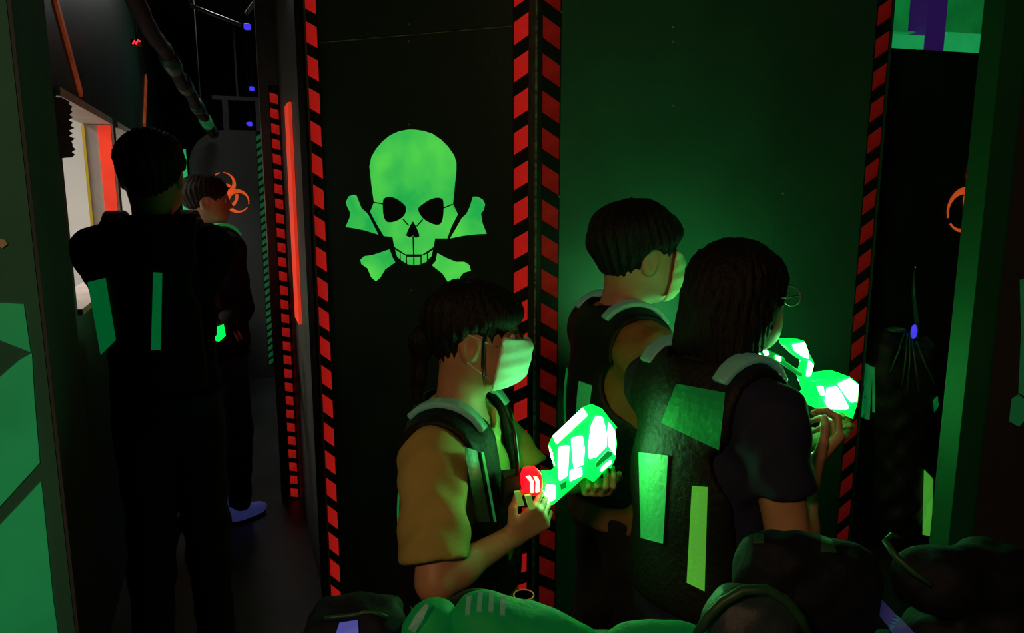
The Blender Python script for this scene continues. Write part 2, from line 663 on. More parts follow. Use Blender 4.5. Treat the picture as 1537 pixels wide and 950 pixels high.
# skull wall: an upper and a lower panel with an open joint
u_s, z_s = WS.uv(478, 65)
u_e, z_e = WS.uv(775, 37)
zj = (z_s + z_e) / 2
wall = empty('wall_skull', WS.p(WS.L / 2, 0))
tag(wall, kind='structure')
MB().wallbox(WS, 0, WS.L, 0, zj - 0.002, -0.04, 0).build('panel', 'black_wall', wall)
MB().wallbox(WS, 0, WS.L, zj + 0.002, CEIL, -0.04, 0.0015).build('panel', 'black_wall', wall)
MB().wallbox(WS, 0, WS.L, zj - 0.002, zj + 0.002, -0.04, -0.003).build('joint_strip', 'chipped_edge', wall)
screws(WS, wall, [(614, 37), (614, 62), (614, 187), (618, 436), (772, 447), (776, 330)])
wall = empty('wall_green_lit', WG.p(WG.L / 2, 0))
tag(wall, kind='structure')
MB().wallbox(WG, 0, WG.L * 0.66, 0, CEIL, -0.04, 0).build('panel', 'black_wall_lit', wall)
MB().wallbox(WG, WG.L * 0.66 + 0.001, WG.L, 0, CEIL, -0.04, 0).build('panel', 'black_wall_lit', wall)
screws(WG, wall, [(1010, 40), (1010, 62), (1010, 158), (1003, 295), (1175, 290), (839, 295), (842, 18)])
# corner bumper: black angle with a chipped edge
mb = MB()
mb.wallbox(WS, WS.L - 0.020, WS.L + 0.004, 0, CEIL, 0, 0.006)
mb.wallbox(WG, -0.004, 0.014, 0, CEIL, 0, 0.006)
t = tag(mb.build('trim_1', 'black_rubber'), kind='structure')
ce = C + (WS.n + WG.n).normalized() * 0.0065
mb = MB().tube([(ce.x, ce.y, 0), (ce.x, ce.y, CEIL)], 0.0035, 6)
mb.build('chipped_edge', 'chipped_edge', t)
# corridor right wall with its near end
mb = MB().wallbox(WC, -0.01, WC.L, 0, CEIL, -0.05, 0)
w_c = tag(mb.build('wall_corridor_right', 'grey_wall'), kind='structure')
p = L - WS.d * 0.012
t = MB().box((p.x, p.y, CEIL / 2), WS.d * 0.012, WS.n * 0.012, (0, 0, CEIL / 2)).build('trim_2', 'black_rubber')
tag(t, kind='structure')
# post standing out of the corridor wall further down
uP = 1.20
pw = 0.088
WPF = Wall(WC.p(uP, 0, pw), WC.p(uP, 0, 0.0), n=(0, -1))
mb = MB().wallbox(WC, uP, uP + 0.08, 0, CEIL, 0.001, pw)
tag(mb.build('trim_3', 'steel_grey'), kind='structure')
# left wall of the corridor with two lit hatches
aL = Vector(((98 - CX) / 1136 * 2.4, 2.4, 0))
WL = Wall(aL - D * 1.0, aL + D * 4.6, n=(1, 0))
uw0 = WL.uv(98, 282)[0]
uw1 = WL.uv(173, 282)[0]
zt = WL.uv(97, 137)[1]
zb = WL.uv(122, 470)[1]
ux0 = WL.uv(181, 282)[0]
ux1 = WL.uv(236, 282)[0]
TH = 0.11
mb = MB()
mb.wallbox(WL, 0, uw0, 0, CEIL, -TH, 0)
mb.wallbox(WL, uw0, uw1, 0, zb, -TH, 0)
mb.wallbox(WL, uw0, uw1, zt, CEIL, -TH, 0)
mb.wallbox(WL, uw1, ux0, 0, CEIL, -TH, 0)
mb.wallbox(WL, ux0, ux1, 0, zb, -TH, 0)
mb.wallbox(WL, ux0, ux1, zt, CEIL, -TH, 0)
mb.wallbox(WL, ux1, WL.L, 0, CEIL, -TH, 0)
tag(mb.build('wall_corridor_left', 'black_wall'), kind='structure')
# lit white room behind the hatches
mb = MB()
mb.wallbox(WL, 0.2, 4.2, 0.002, 2.5, -1.75, -1.70)
mb.wallbox(WL, 4.16, 4.20, 0.002, 2.5, -1.70, -TH - 0.004)
mb.wallbox(WL, 0.2, 0.24, 0.002, 2.5, -1.70, -TH - 0.004)
mb.wallbox(WL, 0.2, 4.2, 2.5, 2.55, -1.75, -TH - 0.004)
mb.wallbox(WL, 0.24, 4.16, 0.002, 0.02, -1.70, -TH - 0.004)
tag(mb.build('wall_side_room', 'white_room'), kind='structure')


def hatch(name, u0, u1):
    t = empty(name, WL.p((u0 + u1) / 2, zb, -TH / 2))
    tag(t, kind='structure')
    MB().wallbox(WL, u0 + 0.002, u1 - 0.002, zt - 0.030, zt - 0.002, -TH, 0.012).build('head_board', 'frame_white', t)
    MB().wallbox(WL, u0 + 0.002, u1 - 0.002, zb + 0.002, zb + 0.022, -TH, 0.014).build('sill', 'frame_white', t)
    MB().wallbox(WL, u1 - 0.014, u1 - 0.002, zb + 0.024, zt - 0.032, -TH, 0.014).build('jamb_board', 'frame_white', t)
    MB().wallbox(WL, u1 - 0.018, u1 - 0.015, zb + 0.024, zt - 0.034, -0.048, 0.004).build('red_strip', 'fluor_red_line', t)
    MB().wallbox(WL, u1 - 0.019, u1 - 0.015, zb + 0.024, zt - 0.034, -TH - 0.002, -TH + 0.010).build('yellow_strip', 'yellow_paint', t)
    return t


hatch('window_1', uw0, uw1)
hatch('window_2', ux0, ux1)

# back wall: a round-shouldered charcoal panel with the biohazard sign
ub = Vector(((395 - CX) / 1136 * 6.0, 6.0, 0))
WB = Wall(ub - PR * 0.90, ub + PR * 0.22)
zp = WB.uv(345, 195)[1]
poly = [WB.p(0, 0)]
ur = WB.uv(283, 240)[0]
for k in range(9):
    a = math.pi - k * math.pi / 2 / 8
    poly.append(WB.p(ur + 0.28 + 0.28 * math.cos(a), zp - 0.28 + 0.28 * math.sin(a)))
poly[0] = WB.p(ur, 0)
poly += [WB.p(WB.L, zp), WB.p(WB.L, 0)]
mb = MB().prism(poly, -WB.n, 0.05)
tag(mb.build('wall_back', 'charcoal_wall'), kind='structure')

# near partition on the left: face with green marks, dark thick edge
pn = Vector(((40 - CX) / 1136 * 1.15, 1.15, 0))
WN = Wall(pn - PR * 0.75, pn)
mb = MB().wallbox(WN, 0, WN.L, 0, CEIL, -0.05, 0)
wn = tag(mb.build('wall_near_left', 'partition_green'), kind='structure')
WE = Wall(pn, pn + D * 0.24, n=(1, 0))
mb = MB().wallbox(WE, 0.056, WE.L, 0, CEIL, -0.06, 0.006)
mb.wallbox(WE, 0.0, 0.056, 0, CEIL, 0.001, 0.006)
tag(mb.build('trim_4', 'column_grey'), kind='structure')

# partition on the right with the lit upper room beyond it
WH = Wall((1.10, 2.92), (2.70, 3.36))
zh = WH.uv(1375, 74)[1]
t = empty('wall_right', WH.p(WH.L / 2, 0))
tag(t, kind='structure')
us = WH.uv(1362, 250)[0]
MB().wallbox(WH, 0, us - 0.004, 0, zh, -0.04, 0).build('panel', 'black_wall', t)
MB().wallbox(WH, us + 0.004, WH.L, 0, zh, -0.04, 0).build('panel', 'black_wall', t)
MB().wallbox(WH, us - 0.004, us + 0.004, 0, zh, -0.04, -0.004).build('joint_strip', 'dark_edge', t)
WU = Wall((1.0, 3.85), (3.3, 4.35))
mb = MB().wallbox(WU, 0, WU.L, 0, CEIL, -0.05, 0)
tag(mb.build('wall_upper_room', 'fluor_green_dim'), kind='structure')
mb = MB().wallbox(WH, 0.10, WH.uv(1391, 60)[0], zh + 0.001, zh + 0.055, -0.12, -0.01)
t = tag(mb.build('trim_5', 'fluor_mint'), kind='structure')
MB().wallbox(WH, 0.10, WH.uv(1391, 60)[0], zh + 0.075, zh + 0.080, -0.10, -0.06).build('rail', 'fluor_green', t)
mb = MB().wallbox(WH, WH.uv(1423, 60)[0], WH.uv(1480, 60)[0], zh + 0.001, zh + 0.075, -0.12, -0.01)
tag(mb.build('trim_6', 'fluor_mint'), kind='structure')
mb = MB().wallbox(WH, WH.uv(1392, 40)[0], WH.uv(1421, 40)[0], zh + 0.001, CEIL, -0.10, -0.005)
tag(mb.build('trim_7', 'purple_paint'), kind='structure')

# near slabs on the right
q0 = Vector(((1480 - CX) / 1136 * 1.36, 1.36, 0))
WR1 = Wall(q0, q0 + Vector((0.62, 0.10, 0)))
mb = MB().wallbox(WR1, 0, WR1.L, 0, CEIL, -0.05, 0)
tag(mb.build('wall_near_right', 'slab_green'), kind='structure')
q1 = Vector(((1519 - CX) / 1136 * 1.27, 1.27, 0))
WR2 = Wall(q1, q1 + Vector((0.62, 0.06, 0)))
mb = MB().hexa([WR2.p(0, 0, 0), WR2.p(WR2.L, 0, 0), WR2.p(WR2.L, 0, -0.03), WR2.p(0.035, 0, -0.03)],
               [WR2.p(0, CEIL, 0), WR2.p(WR2.L, CEIL, 0), WR2.p(WR2.L, CEIL, -0.03), WR2.p(0.035, CEIL, -0.03)])
tag(mb.build('trim_8', 'dark_edge'), kind='structure')


# ------------------------------------------------------------------ wall markings
def hazard_tape(W, px0, px1, py, z0, z1, pitch, duty, slant, m, label, anchor=None, back='black_paint', off=0.0015, group=None):
    """black tape with slanted stripes; px0/px1 its edges at row py"""
    u0, u1 = W.uv(px0, py)[0], W.uv(px1, py)[0]
    if u0 > u1:
        u0, u1 = u1, u0
    t = empty('hazard_tape', W.p((u0 + u1) / 2, z0, off), label, 'tape', group or 'striped hazard tapes on the wall edges')
    MB().wallbox(W, u0 - 0.004, u1 + 0.004, z0, z1, off, off + 0.0012).build('backing', back, t)
    z = z0 + 0.01 if anchor is None else anchor - math.floor((anchor - z0 - 0.01) / pitch) * pitch
    first = None
    h = pitch * duty
    while z + h + abs(slant) < z1:
        base = W.p(u0, z, off)
        if first is None:
            zz = [0, slant] if slant > 0 else [-slant, 0]
            pl = [W.p(u0, z + zz[0], off + 0.0012), W.p(u1, z + zz[1], off + 0.0012), W.p(u1, z + zz[1] + h, off + 0.0012), W.p(u0, z + zz[0] + h, off + 0.0012)]
            first = MB().prism(pl, W.n, 0.0012).build('stripe', m, t, loc=base)
        else:
            share('stripe', first, t, base)
        z += pitch
    return t


PIT = 52.5 / 1136 * 2.15 * 1.0
anc = WS.uv(785, 338)[1]
hazard_tape(WS, 772, 793, 250, 0.0, CEIL, PIT, 0.60, 0.024, 'fluor_red', 'red and black hazard tape left of the wall corner, stripes rising right', anc)
hazard_tape(WG, 813, 838, 250, 0.0, CEIL, PIT, 0.58, -0.030, 'fluor_red_dim', 'red and black hazard tape right of the wall corner, stripes falling right', WG.uv(825, 345)[1])
hazard_tape(WS, 470, 485, 250, 0.0, CEIL, PIT, 0.62, -0.020, 'fluor_red', 'red and black hazard tape at the corridor end of the skull wall', WS.uv(478, 268)[1])
hazard_tape(WG, 1299, 1317, 250, 0.0, CEIL, PIT, 0.58, 0.030, 'fluor_red_dim', 'red and black hazard tape on the far right end of the green lit wall', WG.uv(1308, 277)[1])
# narrow tape further down the corridor, on a post that stands out of the wall
t0 = WPF.uv(413, 128)[1]
hazard_tape(WPF, 412, 424, 282, 0.0, t0, 0.0685, 0.62, -0.010, 'fluor_red', 'narrow red striped tape far down the corridor under a grey post', back='dark_edge')
u = WC.uv(438, 282)[0]
u2 = WC.uv(444, 282)[0]
mb = MB().wallbox(WC, min(u, u2), max(u, u2), WC.uv(440, 462)[1], WC.uv(440, 150)[1], 0.001, 0.013)
tag(mb.build('red_strip_light', 'fluor_red_line'), 'thin solid red glowing strip running up the corridor wall beside the striped tape', 'strip')
hazard_tape(WB, 389, 398, 282, 0.1, zp, 0.058, 0.60, 0.03, 'fluor_green_dim', 'narrow green striped tape on the charcoal panel beside the biohazard sign')
mb = MB().wallbox(WB, WB.uv(270, 250)[0], WB.uv(281, 250)[0], WB.uv(275, 335)[1], WB.uv(275, 224)[1], 0.03, 0.045)
g = tag(mb.build('green_strip', 'fluor_mint'), 'short bright green vertical strip left of the charcoal back panel', 'strip')
# slanting orange strips on the corridor's left wall
for a, b, lab, wd in (((80, -2), (119, 141), 'long slanting orange strip above the near lit hatch', 0.028),
                      ((218, 116), (215, 190), 'short dull orange strip above the second lit hatch', 0.05)):
    pa, pb = WL.hit(*a), WL.hit(*b)
    dd = (pb - pa).normalized()
    sd = dd.cross(WL.n)
    mb = MB().box((pa + pb) / 2 + WL.n * 0.006, dd * (pb - pa).length / 2, sd * wd / 2, WL.n * 0.005)
    tag(mb.build('orange_strip', 'orange_paint'), lab, 'strip')

# green marks on the near left partition
def painted(name, W, pts, m, label, cat, off=0.001, th=0.0015, parent=None):
    poly = [W.hit(*q) + W.n * off for q in pts]
    o = MB().prism(poly, W.n, th).build(name, m, parent)
    if parent is None:
        tag(o, label, cat)
    return o


painted('green_mark', WN, [(-260, 440), (36, 456), (42, 500), (46, 528), (0, 510), (-260, 470)], 'fluor_green', 'small green painted patch, topmost on the near left partition', 'painted mark')
painted('green_mark', WN, [(-260, 735), (0, 566), (30, 540), (48, 530), (52, 600), (60, 694), (0, 760), (-260, 1010)], 'fluor_green', 'large green painted patch between the dark bands on the near left partition', 'painted mark')
painted('green_mark', WN, [(-200, 1010), (0, 788), (62, 722), (70, 800), (80, 900), (96, 1010)], 'fluor_green', 'tall green painted patch lowest on the near left partition', 'painted mark')
painted('white_scuff', WN, [(0, 358), (8, 360), (12, 366), (4, 372), (0, 370)], 'frame_white', 'tiny pale scuff on the near left partition above the green patches', 'painted mark')

# skull and crossbones
Z = lambda q: (500 + q[0] / 3.52, 170 + q[1] / 3.52)
sk = empty('skull_emblem', WS.hit(620, 420), 'glowing green skull and crossbones painted on the black wall panel', 'painted emblem')


def piece(name, pts, m, off=0.001, th=0.0012, spl=False):
    if spl:        # closed smooth outline
        n = len(pts)
        out = []
        for i in range(n):
            p0, p1, p2, p3 = [Vector(pts[(i + j - 1) % n]) for j in range(4)]
            for s in range(4):
                tt = s / 4
                out.append(0.5 * ((2 * p1) + (p2 - p0) * tt + (2 * p0 - 5 * p1 + 4 * p2 - p3) * tt ** 2 + (3 * p1 - p0 - 3 * p2 + p3) * tt ** 3))
        pts = [tuple(q) for q in out]
    return painted(name, WS, [Z(q) for q in pts], m, None, None, off, th, sk)


top = [(218, 470), (205, 380), (194, 280), (205, 230), (228, 190), (262, 150), (305, 115), (350, 95), (400, 86), (430, 86), (480, 93), (525, 108), (570, 138), (610, 178),
       (640, 222), (652, 260), (652, 300), (643, 390), (634, 478), (660, 533), (625, 600), (604, 660), (540, 660), (532, 705), (475, 744), (385, 744), (325, 704), (316, 652), (270, 648), (230, 580), (198, 520)]
piece('cranium', top, 'fluor_skull')
piece('eye_socket', [(266, 470), (275, 448), (300, 440), (330, 448), (365, 470), (388, 498), (380, 535), (350, 562), (310, 575), (282, 568), (268, 530)], 'black_paint', 0.0022, 0.001, True)
piece('eye_socket', [(585, 470), (575, 450), (550, 445), (515, 455), (475, 480), (452, 505), (470, 545), (500, 570), (545, 588), (572, 580), (584, 540)], 'black_paint', 0.0022, 0.001, True)
piece('nose', [(424, 570), (438, 592), (455, 632), (458, 650), (440, 658), (425, 645), (408, 655), (388, 645), (396, 622), (410, 592)], 'black_paint', 0.0022, 0.001)
for a, b in (((218, 470), (268, 478)), ((584, 500), (634, 480)), ((372, 558), (402, 592)), ((476, 560), (444, 596)), ((425, 648), (428, 744))):
    a, b = Vector(a), Vector(b)
    nn = Vector((-(b - a).y, (b - a).x)).normalized() * 3.2
    piece('outline', [tuple(a - nn), tuple(b - nn), tuple(b + nn), tuple(a + nn)], 'black_paint', 0.0022, 0.001)
for pl in ([(330, 720), (354, 735), (354, 768), (340, 756)], [(359, 738), (386, 752), (386, 790), (360, 774)], [(392, 757), (424, 758), (424, 800), (394, 796)],
           [(432, 758), (462, 757), (462, 797), (432, 800)], [(470, 752), (496, 742), (496, 782), (470, 794)], [(504, 738), (528, 722), (520, 756), (506, 768)]):
    piece('tooth', pl, 'fluor_skull')
for pl in ([(124, 432), (108, 430), (85, 438), (70, 468), (76, 492), (92, 522), (90, 550), (68, 600), (110, 606), (170, 618), (240, 640), (222, 604), (190, 540), (176, 522), (152, 502), (136, 462)],
           [(740, 440), (765, 440), (792, 456), (804, 480), (796, 512), (782, 530), (790, 580), (812, 636), (760, 638), (690, 646), (620, 660), (648, 612), (682, 552), (706, 530), (724, 494)],
           [(300, 718), (270, 728), (210, 748), (166, 754), (146, 774), (152, 796), (184, 818), (204, 866), (228, 886), (250, 868), (276, 824), (330, 786), (316, 762)],
           [(552, 738), (600, 764), (650, 784), (694, 784), (720, 800), (728, 830), (690, 842), (670, 866), (656, 902), (612, 896), (580, 846), (524, 802), (544, 780)]):
    piece('crossbone', pl, 'fluor_skull', spl=False)


def biohazard(W, px, py, rad, label, rot=math.pi / 2):
    c = W.hit(px, py)
    t = empty('biohazard_sign', c, label, 'painted sign', 'orange biohazard signs')
    P2 = lambda x, y: c + W.d * (x if W.d.x > 0 else -x) + Vector((0, 0, y)) + W.n * 0.002
    for k in range(3):
        a = rot + k * 2 * math.pi / 3
        ca, sa = math.cos(a), math.sin(a)
        o1, r1 = 0.50 * rad, 0.50 * rad
        o2, r2 = 0.585 * rad, 0.375 * rad
        out, inn = [], []
        for s in range(21):
            th = math.radians(9 + s * (342 / 20))
            x, y = o1 + r1 * math.cos(th), r1 * math.sin(th)
            out.append((x * ca - y * sa, x * sa + y * ca))
            th2 = math.radians(10 + s * (340 / 20))
            x, y = o2 + r2 * math.cos(th2), r2 * math.sin(th2)
            inn.append((x * ca - y * sa, x * sa + y * ca))
        n0 = len(out)
        vs = [P2(*q) for q in out + inn]
        vs2 = [q + W.n * 0.0015 for q in vs]
        fs = []
        for s in range(n0 - 1):
            fs += [(s, s + 1, n0 + s + 1, n0 + s), (2 * n0 + s, 3 * n0 + s, 3 * n0 + s + 1, 2 * n0 + s + 1),
                   (s, 2 * n0 + s, 2 * n0 + s + 1, s + 1), (n0 + s, n0 + s + 1, 3 * n0 + s + 1, 3 * n0 + s)]
        MB().add(vs + vs2, fs).build('horn', 'fluor_orange', t)
        # arc of the middle ring
        pts = []
        for s in range(9):
            th = a - 0.62 + s * 1.24 / 8
            pts.append((0.52 * rad * math.cos(th), 0.52 * rad * math.sin(th)))
        for s in range(8, -1, -1):
            th = a - 0.62 + s * 1.24 / 8
            pts.append((0.40 * rad * math.cos(th), 0.40 * rad * math.sin(th)))
        MB().prism([P2(*q) for q in pts], W.n, 0.0022).build('ring_arc', 'fluor_orange', t)
    return t


biohazard(WB, 338, 294, 0.185, 'orange biohazard sign on the charcoal panel at the corridor end', math.radians(95))
biohazard(WH, 1474, 297, 0.19, 'orange biohazard sign half hidden behind the green slab on the right', math.radians(90))


# ------------------------------------------------------------------ people
def ik(a, b, l1, l2, hint):
    """elbow position between shoulder a and wrist b, bent towards hint; returns elbow and reachable wrist"""
    a, b, hint = Vector(a), Vector(b), Vector(hint)
    d = b - a
    dl = min(d.length, (l1 + l2) * 0.995)
    dn = d.normalized()
    b = a + dn * dl
    x = (l1 * l1 - l2 * l2 + dl * dl) / (2 * dl)
    h = math.sqrt(max(l1 * l1 - x * x, 1e-6))
    hd = hint - a
    hd = (hd - dn * hd.dot(dn)).normalized()
    return a + dn * x + hd * h, b


def hand(wrist, d, n, side, s, curl, spread=0.0):
    """palm, four fingers and a thumb as round cones. d: towards the knuckles, n: out of the palm, side: +1 thumb towards d x n"""
    d, n = Vector(d).normalized(), Vector(n).normalized()
    n = (n - d * n.dot(d)).normalized()
    lat = d.cross(n) * side            # towards the thumb
    out = []
    palm = []
    lens = [(.043, .026, .021), (.047, .029, .022), (.043, .027, .021), (.034, .020, .018)]
    rad = [.0082, .0085, .0080, .0070]
    for i in range(4):
        off = (0.029 - 0.0195 * i) * s
        kn = wrist + d * (0.088 - 0.004 * abs(i - 1)) * s + lat * off
        palm.append(s_cone(wrist + d * 0.012 * s + lat * off * 0.55, kn, 0.0135 * s, 0.0105 * s))
        p = kn
        ang = 0.0
        fd = (d + lat * (spread * (1.5 - i) * 0.1)).normalized()
        for j in range(3):
            ang += curl * (0.8, 1.05, 0.7)[j] * (1 + 0.06 * i)
            dd = fd * math.cos(ang) + n * math.sin(ang)
            q = p + dd * lens[i][j] * s
            out.append(s_cone(p, q, rad[i] * s * (1 - 0.06 * j), rad[i] * s * (0.94 - 0.08 * j)))
            p = q
    tb = wrist + d * 0.022 * s + lat * 0.026 * s
    t1 = tb + (d * 0.6 + lat * 0.75 + n * 0.35).normalized() * 0.036 * s
    t2 = t1 + (d * 0.75 + lat * 0.25 + n * 0.55).normalized() * 0.030 * s
    t3 = t2 + (d * 0.75 - lat * 0.25 + n * 0.65).normalized() * 0.024 * s
    out += [s_cone(tb, t1, 0.0135 * s, 0.0105 * s), s_cone(t1, t2, 0.0100 * s, 0.0090 * s), s_cone(t2, t3, 0.0090 * s, 0.0075 * s)]
    return U([U(palm, 0.012)] + out, 0.0035)


def rows(*v):
    """matrix whose columns are the given axes (numpy), for local coordinates q @ R"""
    return np.stack([A3(q) for q in v], 1)


class Person:
    def __init__(s, label, pos, face, H, hh, hands, hints, build=1.0, head_yaw=0.0, head_pitch=0.0, head_fwd=0.02,
                 step=0.06, curl=(0.75, 0.75), palm=None, group=None, sh_w=0.131, lean=0.0, fingers=None, arm_scale=1.0, neck=0.055, foot=1.0):
        s.label, s.H, s.hh, s.bw = label, H, hh, build
        s.pos = Vector((pos[0], pos[1], 0))
        a = math.radians(face)                      # 0 = +X, 90 = +Y
        s.F = Vector((math.cos(a), math.sin(a), 0))
        s.S = Vector((s.F.y, -s.F.x, 0))            # the person's right
        s.U = Vector((0, 0, 1))
        s.R = rows(s.S, s.F, s.U)
        s.lean = lean
        L3 = lambda x, y, z: s.pos + s.S * x + s.F * (y + lean * z / H) + Vector((0, 0, z))
        s.L3 = L3
        b = build
        k = H
        sw = sh_w * H * b
        zs = H - hh - neck * H
        s.foot = foot
        s.zs = zs                                   # shoulder height
        s.zn = H - hh + 0.01                        # under the chin
        # torso
        tor = [s_ell(L3(0, 0.0, zs - 0.105 * k), (0.100 * k * b, 0.066 * k * b, 0.125 * k), s.R),
               s_ell(L3(0, 0.002, 0.60 * k), (0.083 * k * b, 0.057 * k * b, 0.12 * k), s.R),
               s_ell(L3(0, -0.005, 0.525 * k), (0.096 * k * b, 0.068 * k * b, 0.085 * k), s.R),
               s_cone(L3(-sw * 0.86, -0.005, zs - 0.008), L3(0, -0.008, zs + 0.018), 0.036 * k * b, 0.040 * k * b),
               s_cone(L3(sw * 0.86, -0.005, zs - 0.008), L3(0, -0.008, zs + 0.018), 0.036 * k * b, 0.040 * k * b)]
        s.torso = U(tor, 0.045)
        # neck and head frame
        hy, hp = a + math.radians(head_yaw), math.radians(head_pitch)
        s.HF = Vector((math.cos(hy) * math.cos(hp), math.sin(hy) * math.cos(hp), math.sin(hp)))
        s.HS = Vector((math.sin(hy), -math.cos(hy), 0))
        s.HU = s.HS.cross(s.HF)
        s.hc = L3(0, head_fwd, H - hh * 0.5)
        s.HR = rows(s.HF, s.HS, s.HU)
        hp3 = lambda f, l, u: s.hc + (s.HF * f + s.HS * l + s.HU * u) * hh
        s.hp3 = hp3
        E = lambda c, r: s_ell(hp3(*c), [q * hh for q in r], s.HR)
        s.cranium = E((-0.06, 0, 0.12), (0.43, 0.345, 0.375))
        face = U([s.cranium, E((0.10, 0, -0.10), (0.30, 0.28, 0.33)), E((0.17, 0, -0.34), (0.17, 0.19, 0.13)),
                  E((0.08, 0, -0.27), (0.22, 0.25, 0.16))], 0.05 * hh * 4)
        s.face_smooth = face
        nose = U([s_cone(hp3(0.375, 0, 0.03), hp3(0.455, 0, -0.115), 0.028 * hh, 0.045 * hh), s_cone(hp3(0.40, -0.05, -0.13), hp3(0.40, 0.05, -0.13), 0.035 * hh, 0.035 * hh)], 0.02 * hh)
        lips = U([E((0.385, 0, -0.245), (0.045, 0.11, 0.026)), E((0.378, 0, -0.285), (0.045, 0.09, 0.028))], 0.012 * hh)
        hd = U([face, nose], 0.05 * hh)
        hd = U([hd, lips], 0.02 * hh)
        for q in (-1, 1):
            hd = SUB(hd, E((0.43, q * 0.145, 0.015), (0.09, 0.085, 0.055)), 0.05 * hh)
            ear = SUB(E((-0.045, q * 0.335, -0.03), (0.095, 0.045, 0.155)), E((-0.025, q * 0.385, -0.02), (0.055, 0.035, 0.095)), 0.02 * hh)
            hd = U([hd, ear], 0.025 * hh)
        nk = s_cone(L3(0, -0.012, zs + 0.01), hp3(-0.10, 0, -0.22), 0.036 * k * b, 0.25 * hh)
        s.head = hd
        s.neck = nk
        # arms
        s.arm, s.wr, s.el, s.shd = {}, {}, {}, {}
        l1, l2 = 0.178 * k * arm_scale, 0.150 * k * arm_scale
        hs = k / 1.62
        parts = []
        s.hand_c = []
        for i, q in enumerate((1, -1)):             # right, left
            sh = L3(q * sw, -0.005, zs - 0.012)
            el, wr = ik(sh, hands[i], l1, l2, hints[i])
            s.shd[q], s.el[q], s.wr[q] = sh, el, wr
            up = U([s_cone(sh, el, 0.034 * k * b, 0.026 * k * b), s_ell(sh, (0.037 * k * b,) * 3)], 0.02)
            lo = s_cone(el, wr, 0.0265 * k * b, 0.0165 * k * b)
            mid = s_ell(el + (wr - el) * 0.3, (0.027 * k * b,) * 3)
            fd = (wr - el).normalized() if fingers is None else Vector(fingers[i])
            pn = Vector((0, 0, -1)) if palm is None else Vector(palm[i])
            h = hand(wr, fd, pn, q, hs, curl[i])
            s.hand_c.append(wr + fd.normalized() * 0.07 * hs)
            parts.append(U([up, lo, mid], 0.02))
            parts.append(h)
        s.armf = U([parts[0], parts[2]], 0.01)
        s.handf = U([parts[1], parts[3]], 0.002)
        # legs
        legs = []
        s.ank, s.kne, s.hip = {}, {}, {}
        for q in (1, -1):
            hip = L3(q * 0.052 * k * b, 0, 0.49 * k)
            kn = L3(q * 0.055 * k * b, 0.018 + q * step * 0.5, 0.275 * k)
            an = L3(q * 0.058 * k * b, -0.01 + q * step, 0.052 * k)
            s.hip[q], s.kne[q], s.ank[q] = hip, kn, an
            legs += [s_cone(hip, kn, 0.052 * k * b, 0.034 * k * b), s_cone(kn, an, 0.035 * k * b, 0.022 * k),
                     s_ell(kn + (an - kn) * 0.28 - s.F * 0.012, (0.033 * k * b,) * 3)]
        s.leg = U(legs, 0.03)
        body = U([s.torso, nk, s.armf], 0.03)
        body = U([body, s.leg], 0.04)
        body = U([body, s.head], 0.025)
        s.body = U([body, s.handf], 0.012)
        s.root = empty('person', (s.pos.x, s.pos.y, 0), label, 'person', group)

    def bounds(s, pts, m):
        a = np.array([tuple(q) for q in pts])
        return a.min(0) - m, a.max(0) + m

    def finish_body(s, vox=0.009, fine=0.0042, finger=0.0032):
        """body, head and both hands as one mesh"""
        body = U([U([U([s.torso, s.neck, s.armf], 0.03), s.leg], 0.04), s.head], 0.025)
        full = s.body
        zc = s.H - s.hh - 0.02
        pts = [s.pos] + list(s.shd.values()) + list(s.el.values()) + list(s.wr.values()) + list(s.ank.values())
        lo, hi = s.bounds(pts, 0.17)
        lo[2] = 0.01
        hi[2] = zc + vox
        hl, hu = s.bounds([s.hc], s.hh * 0.62)
        hl[2] = zc
        hs = s.H / 1.62
        v1 = [nets(body, lo, hi, vox), nets(full, hl, hu, fine)]
        for i in (0, 1):
            a, b = s.bounds([s.hand_c[i]], 0.115 * hs)
            v1.append(nets(s.hand_only(i), a, b, finger))
        n = 0
        V, Q = [], []
        for v, q in v1:
            if len(v) == 0:
                continue
            V.append(v)
            Q.append(q + n)
            n += len(v)
        return np_mesh('body', np.concatenate(V), np.concatenate(Q), 'skin', s.root)

    def hand_only(s, i):
        q = (1, -1)[i]
        fore = s_cone(s.el[q], s.wr[q], 0.0265 * s.H * s.bw, 0.0165 * s.H * s.bw)
        wr = s.wr[q]
        d = (s.wr[q] - s.el[q]).normalized()
        cut = s_plane(wr - d * 0.03, -d)
        return U([I(fore, cut, 0.002), s.handf], 0.010)

    def eyes(s):
        for q in (-1, 1):
            e = sdf_mesh('eye', s_ell(s.hp3(0.335, q * 0.145, 0.01), (0.062 * s.hh,) * 3), [(s.hp3(0.335, q * 0.145, 0.01) - Vector((.02,) * 3), s.hp3(0.335, q * 0.145, 0.01) + Vector((.02,) * 3), 0.003)], 'eye_white', s.root)
            c = s.hp3(0.384, q * 0.15, 0.01)
            sdf_mesh('iris', s_ell(c, (0.016 * s.hh, 0.03 * s.hh, 0.03 * s.hh), s.HR), [(c - Vector((.01,) * 3), c + Vector((.01,) * 3), 0.0018)], 'iris_dark', e)

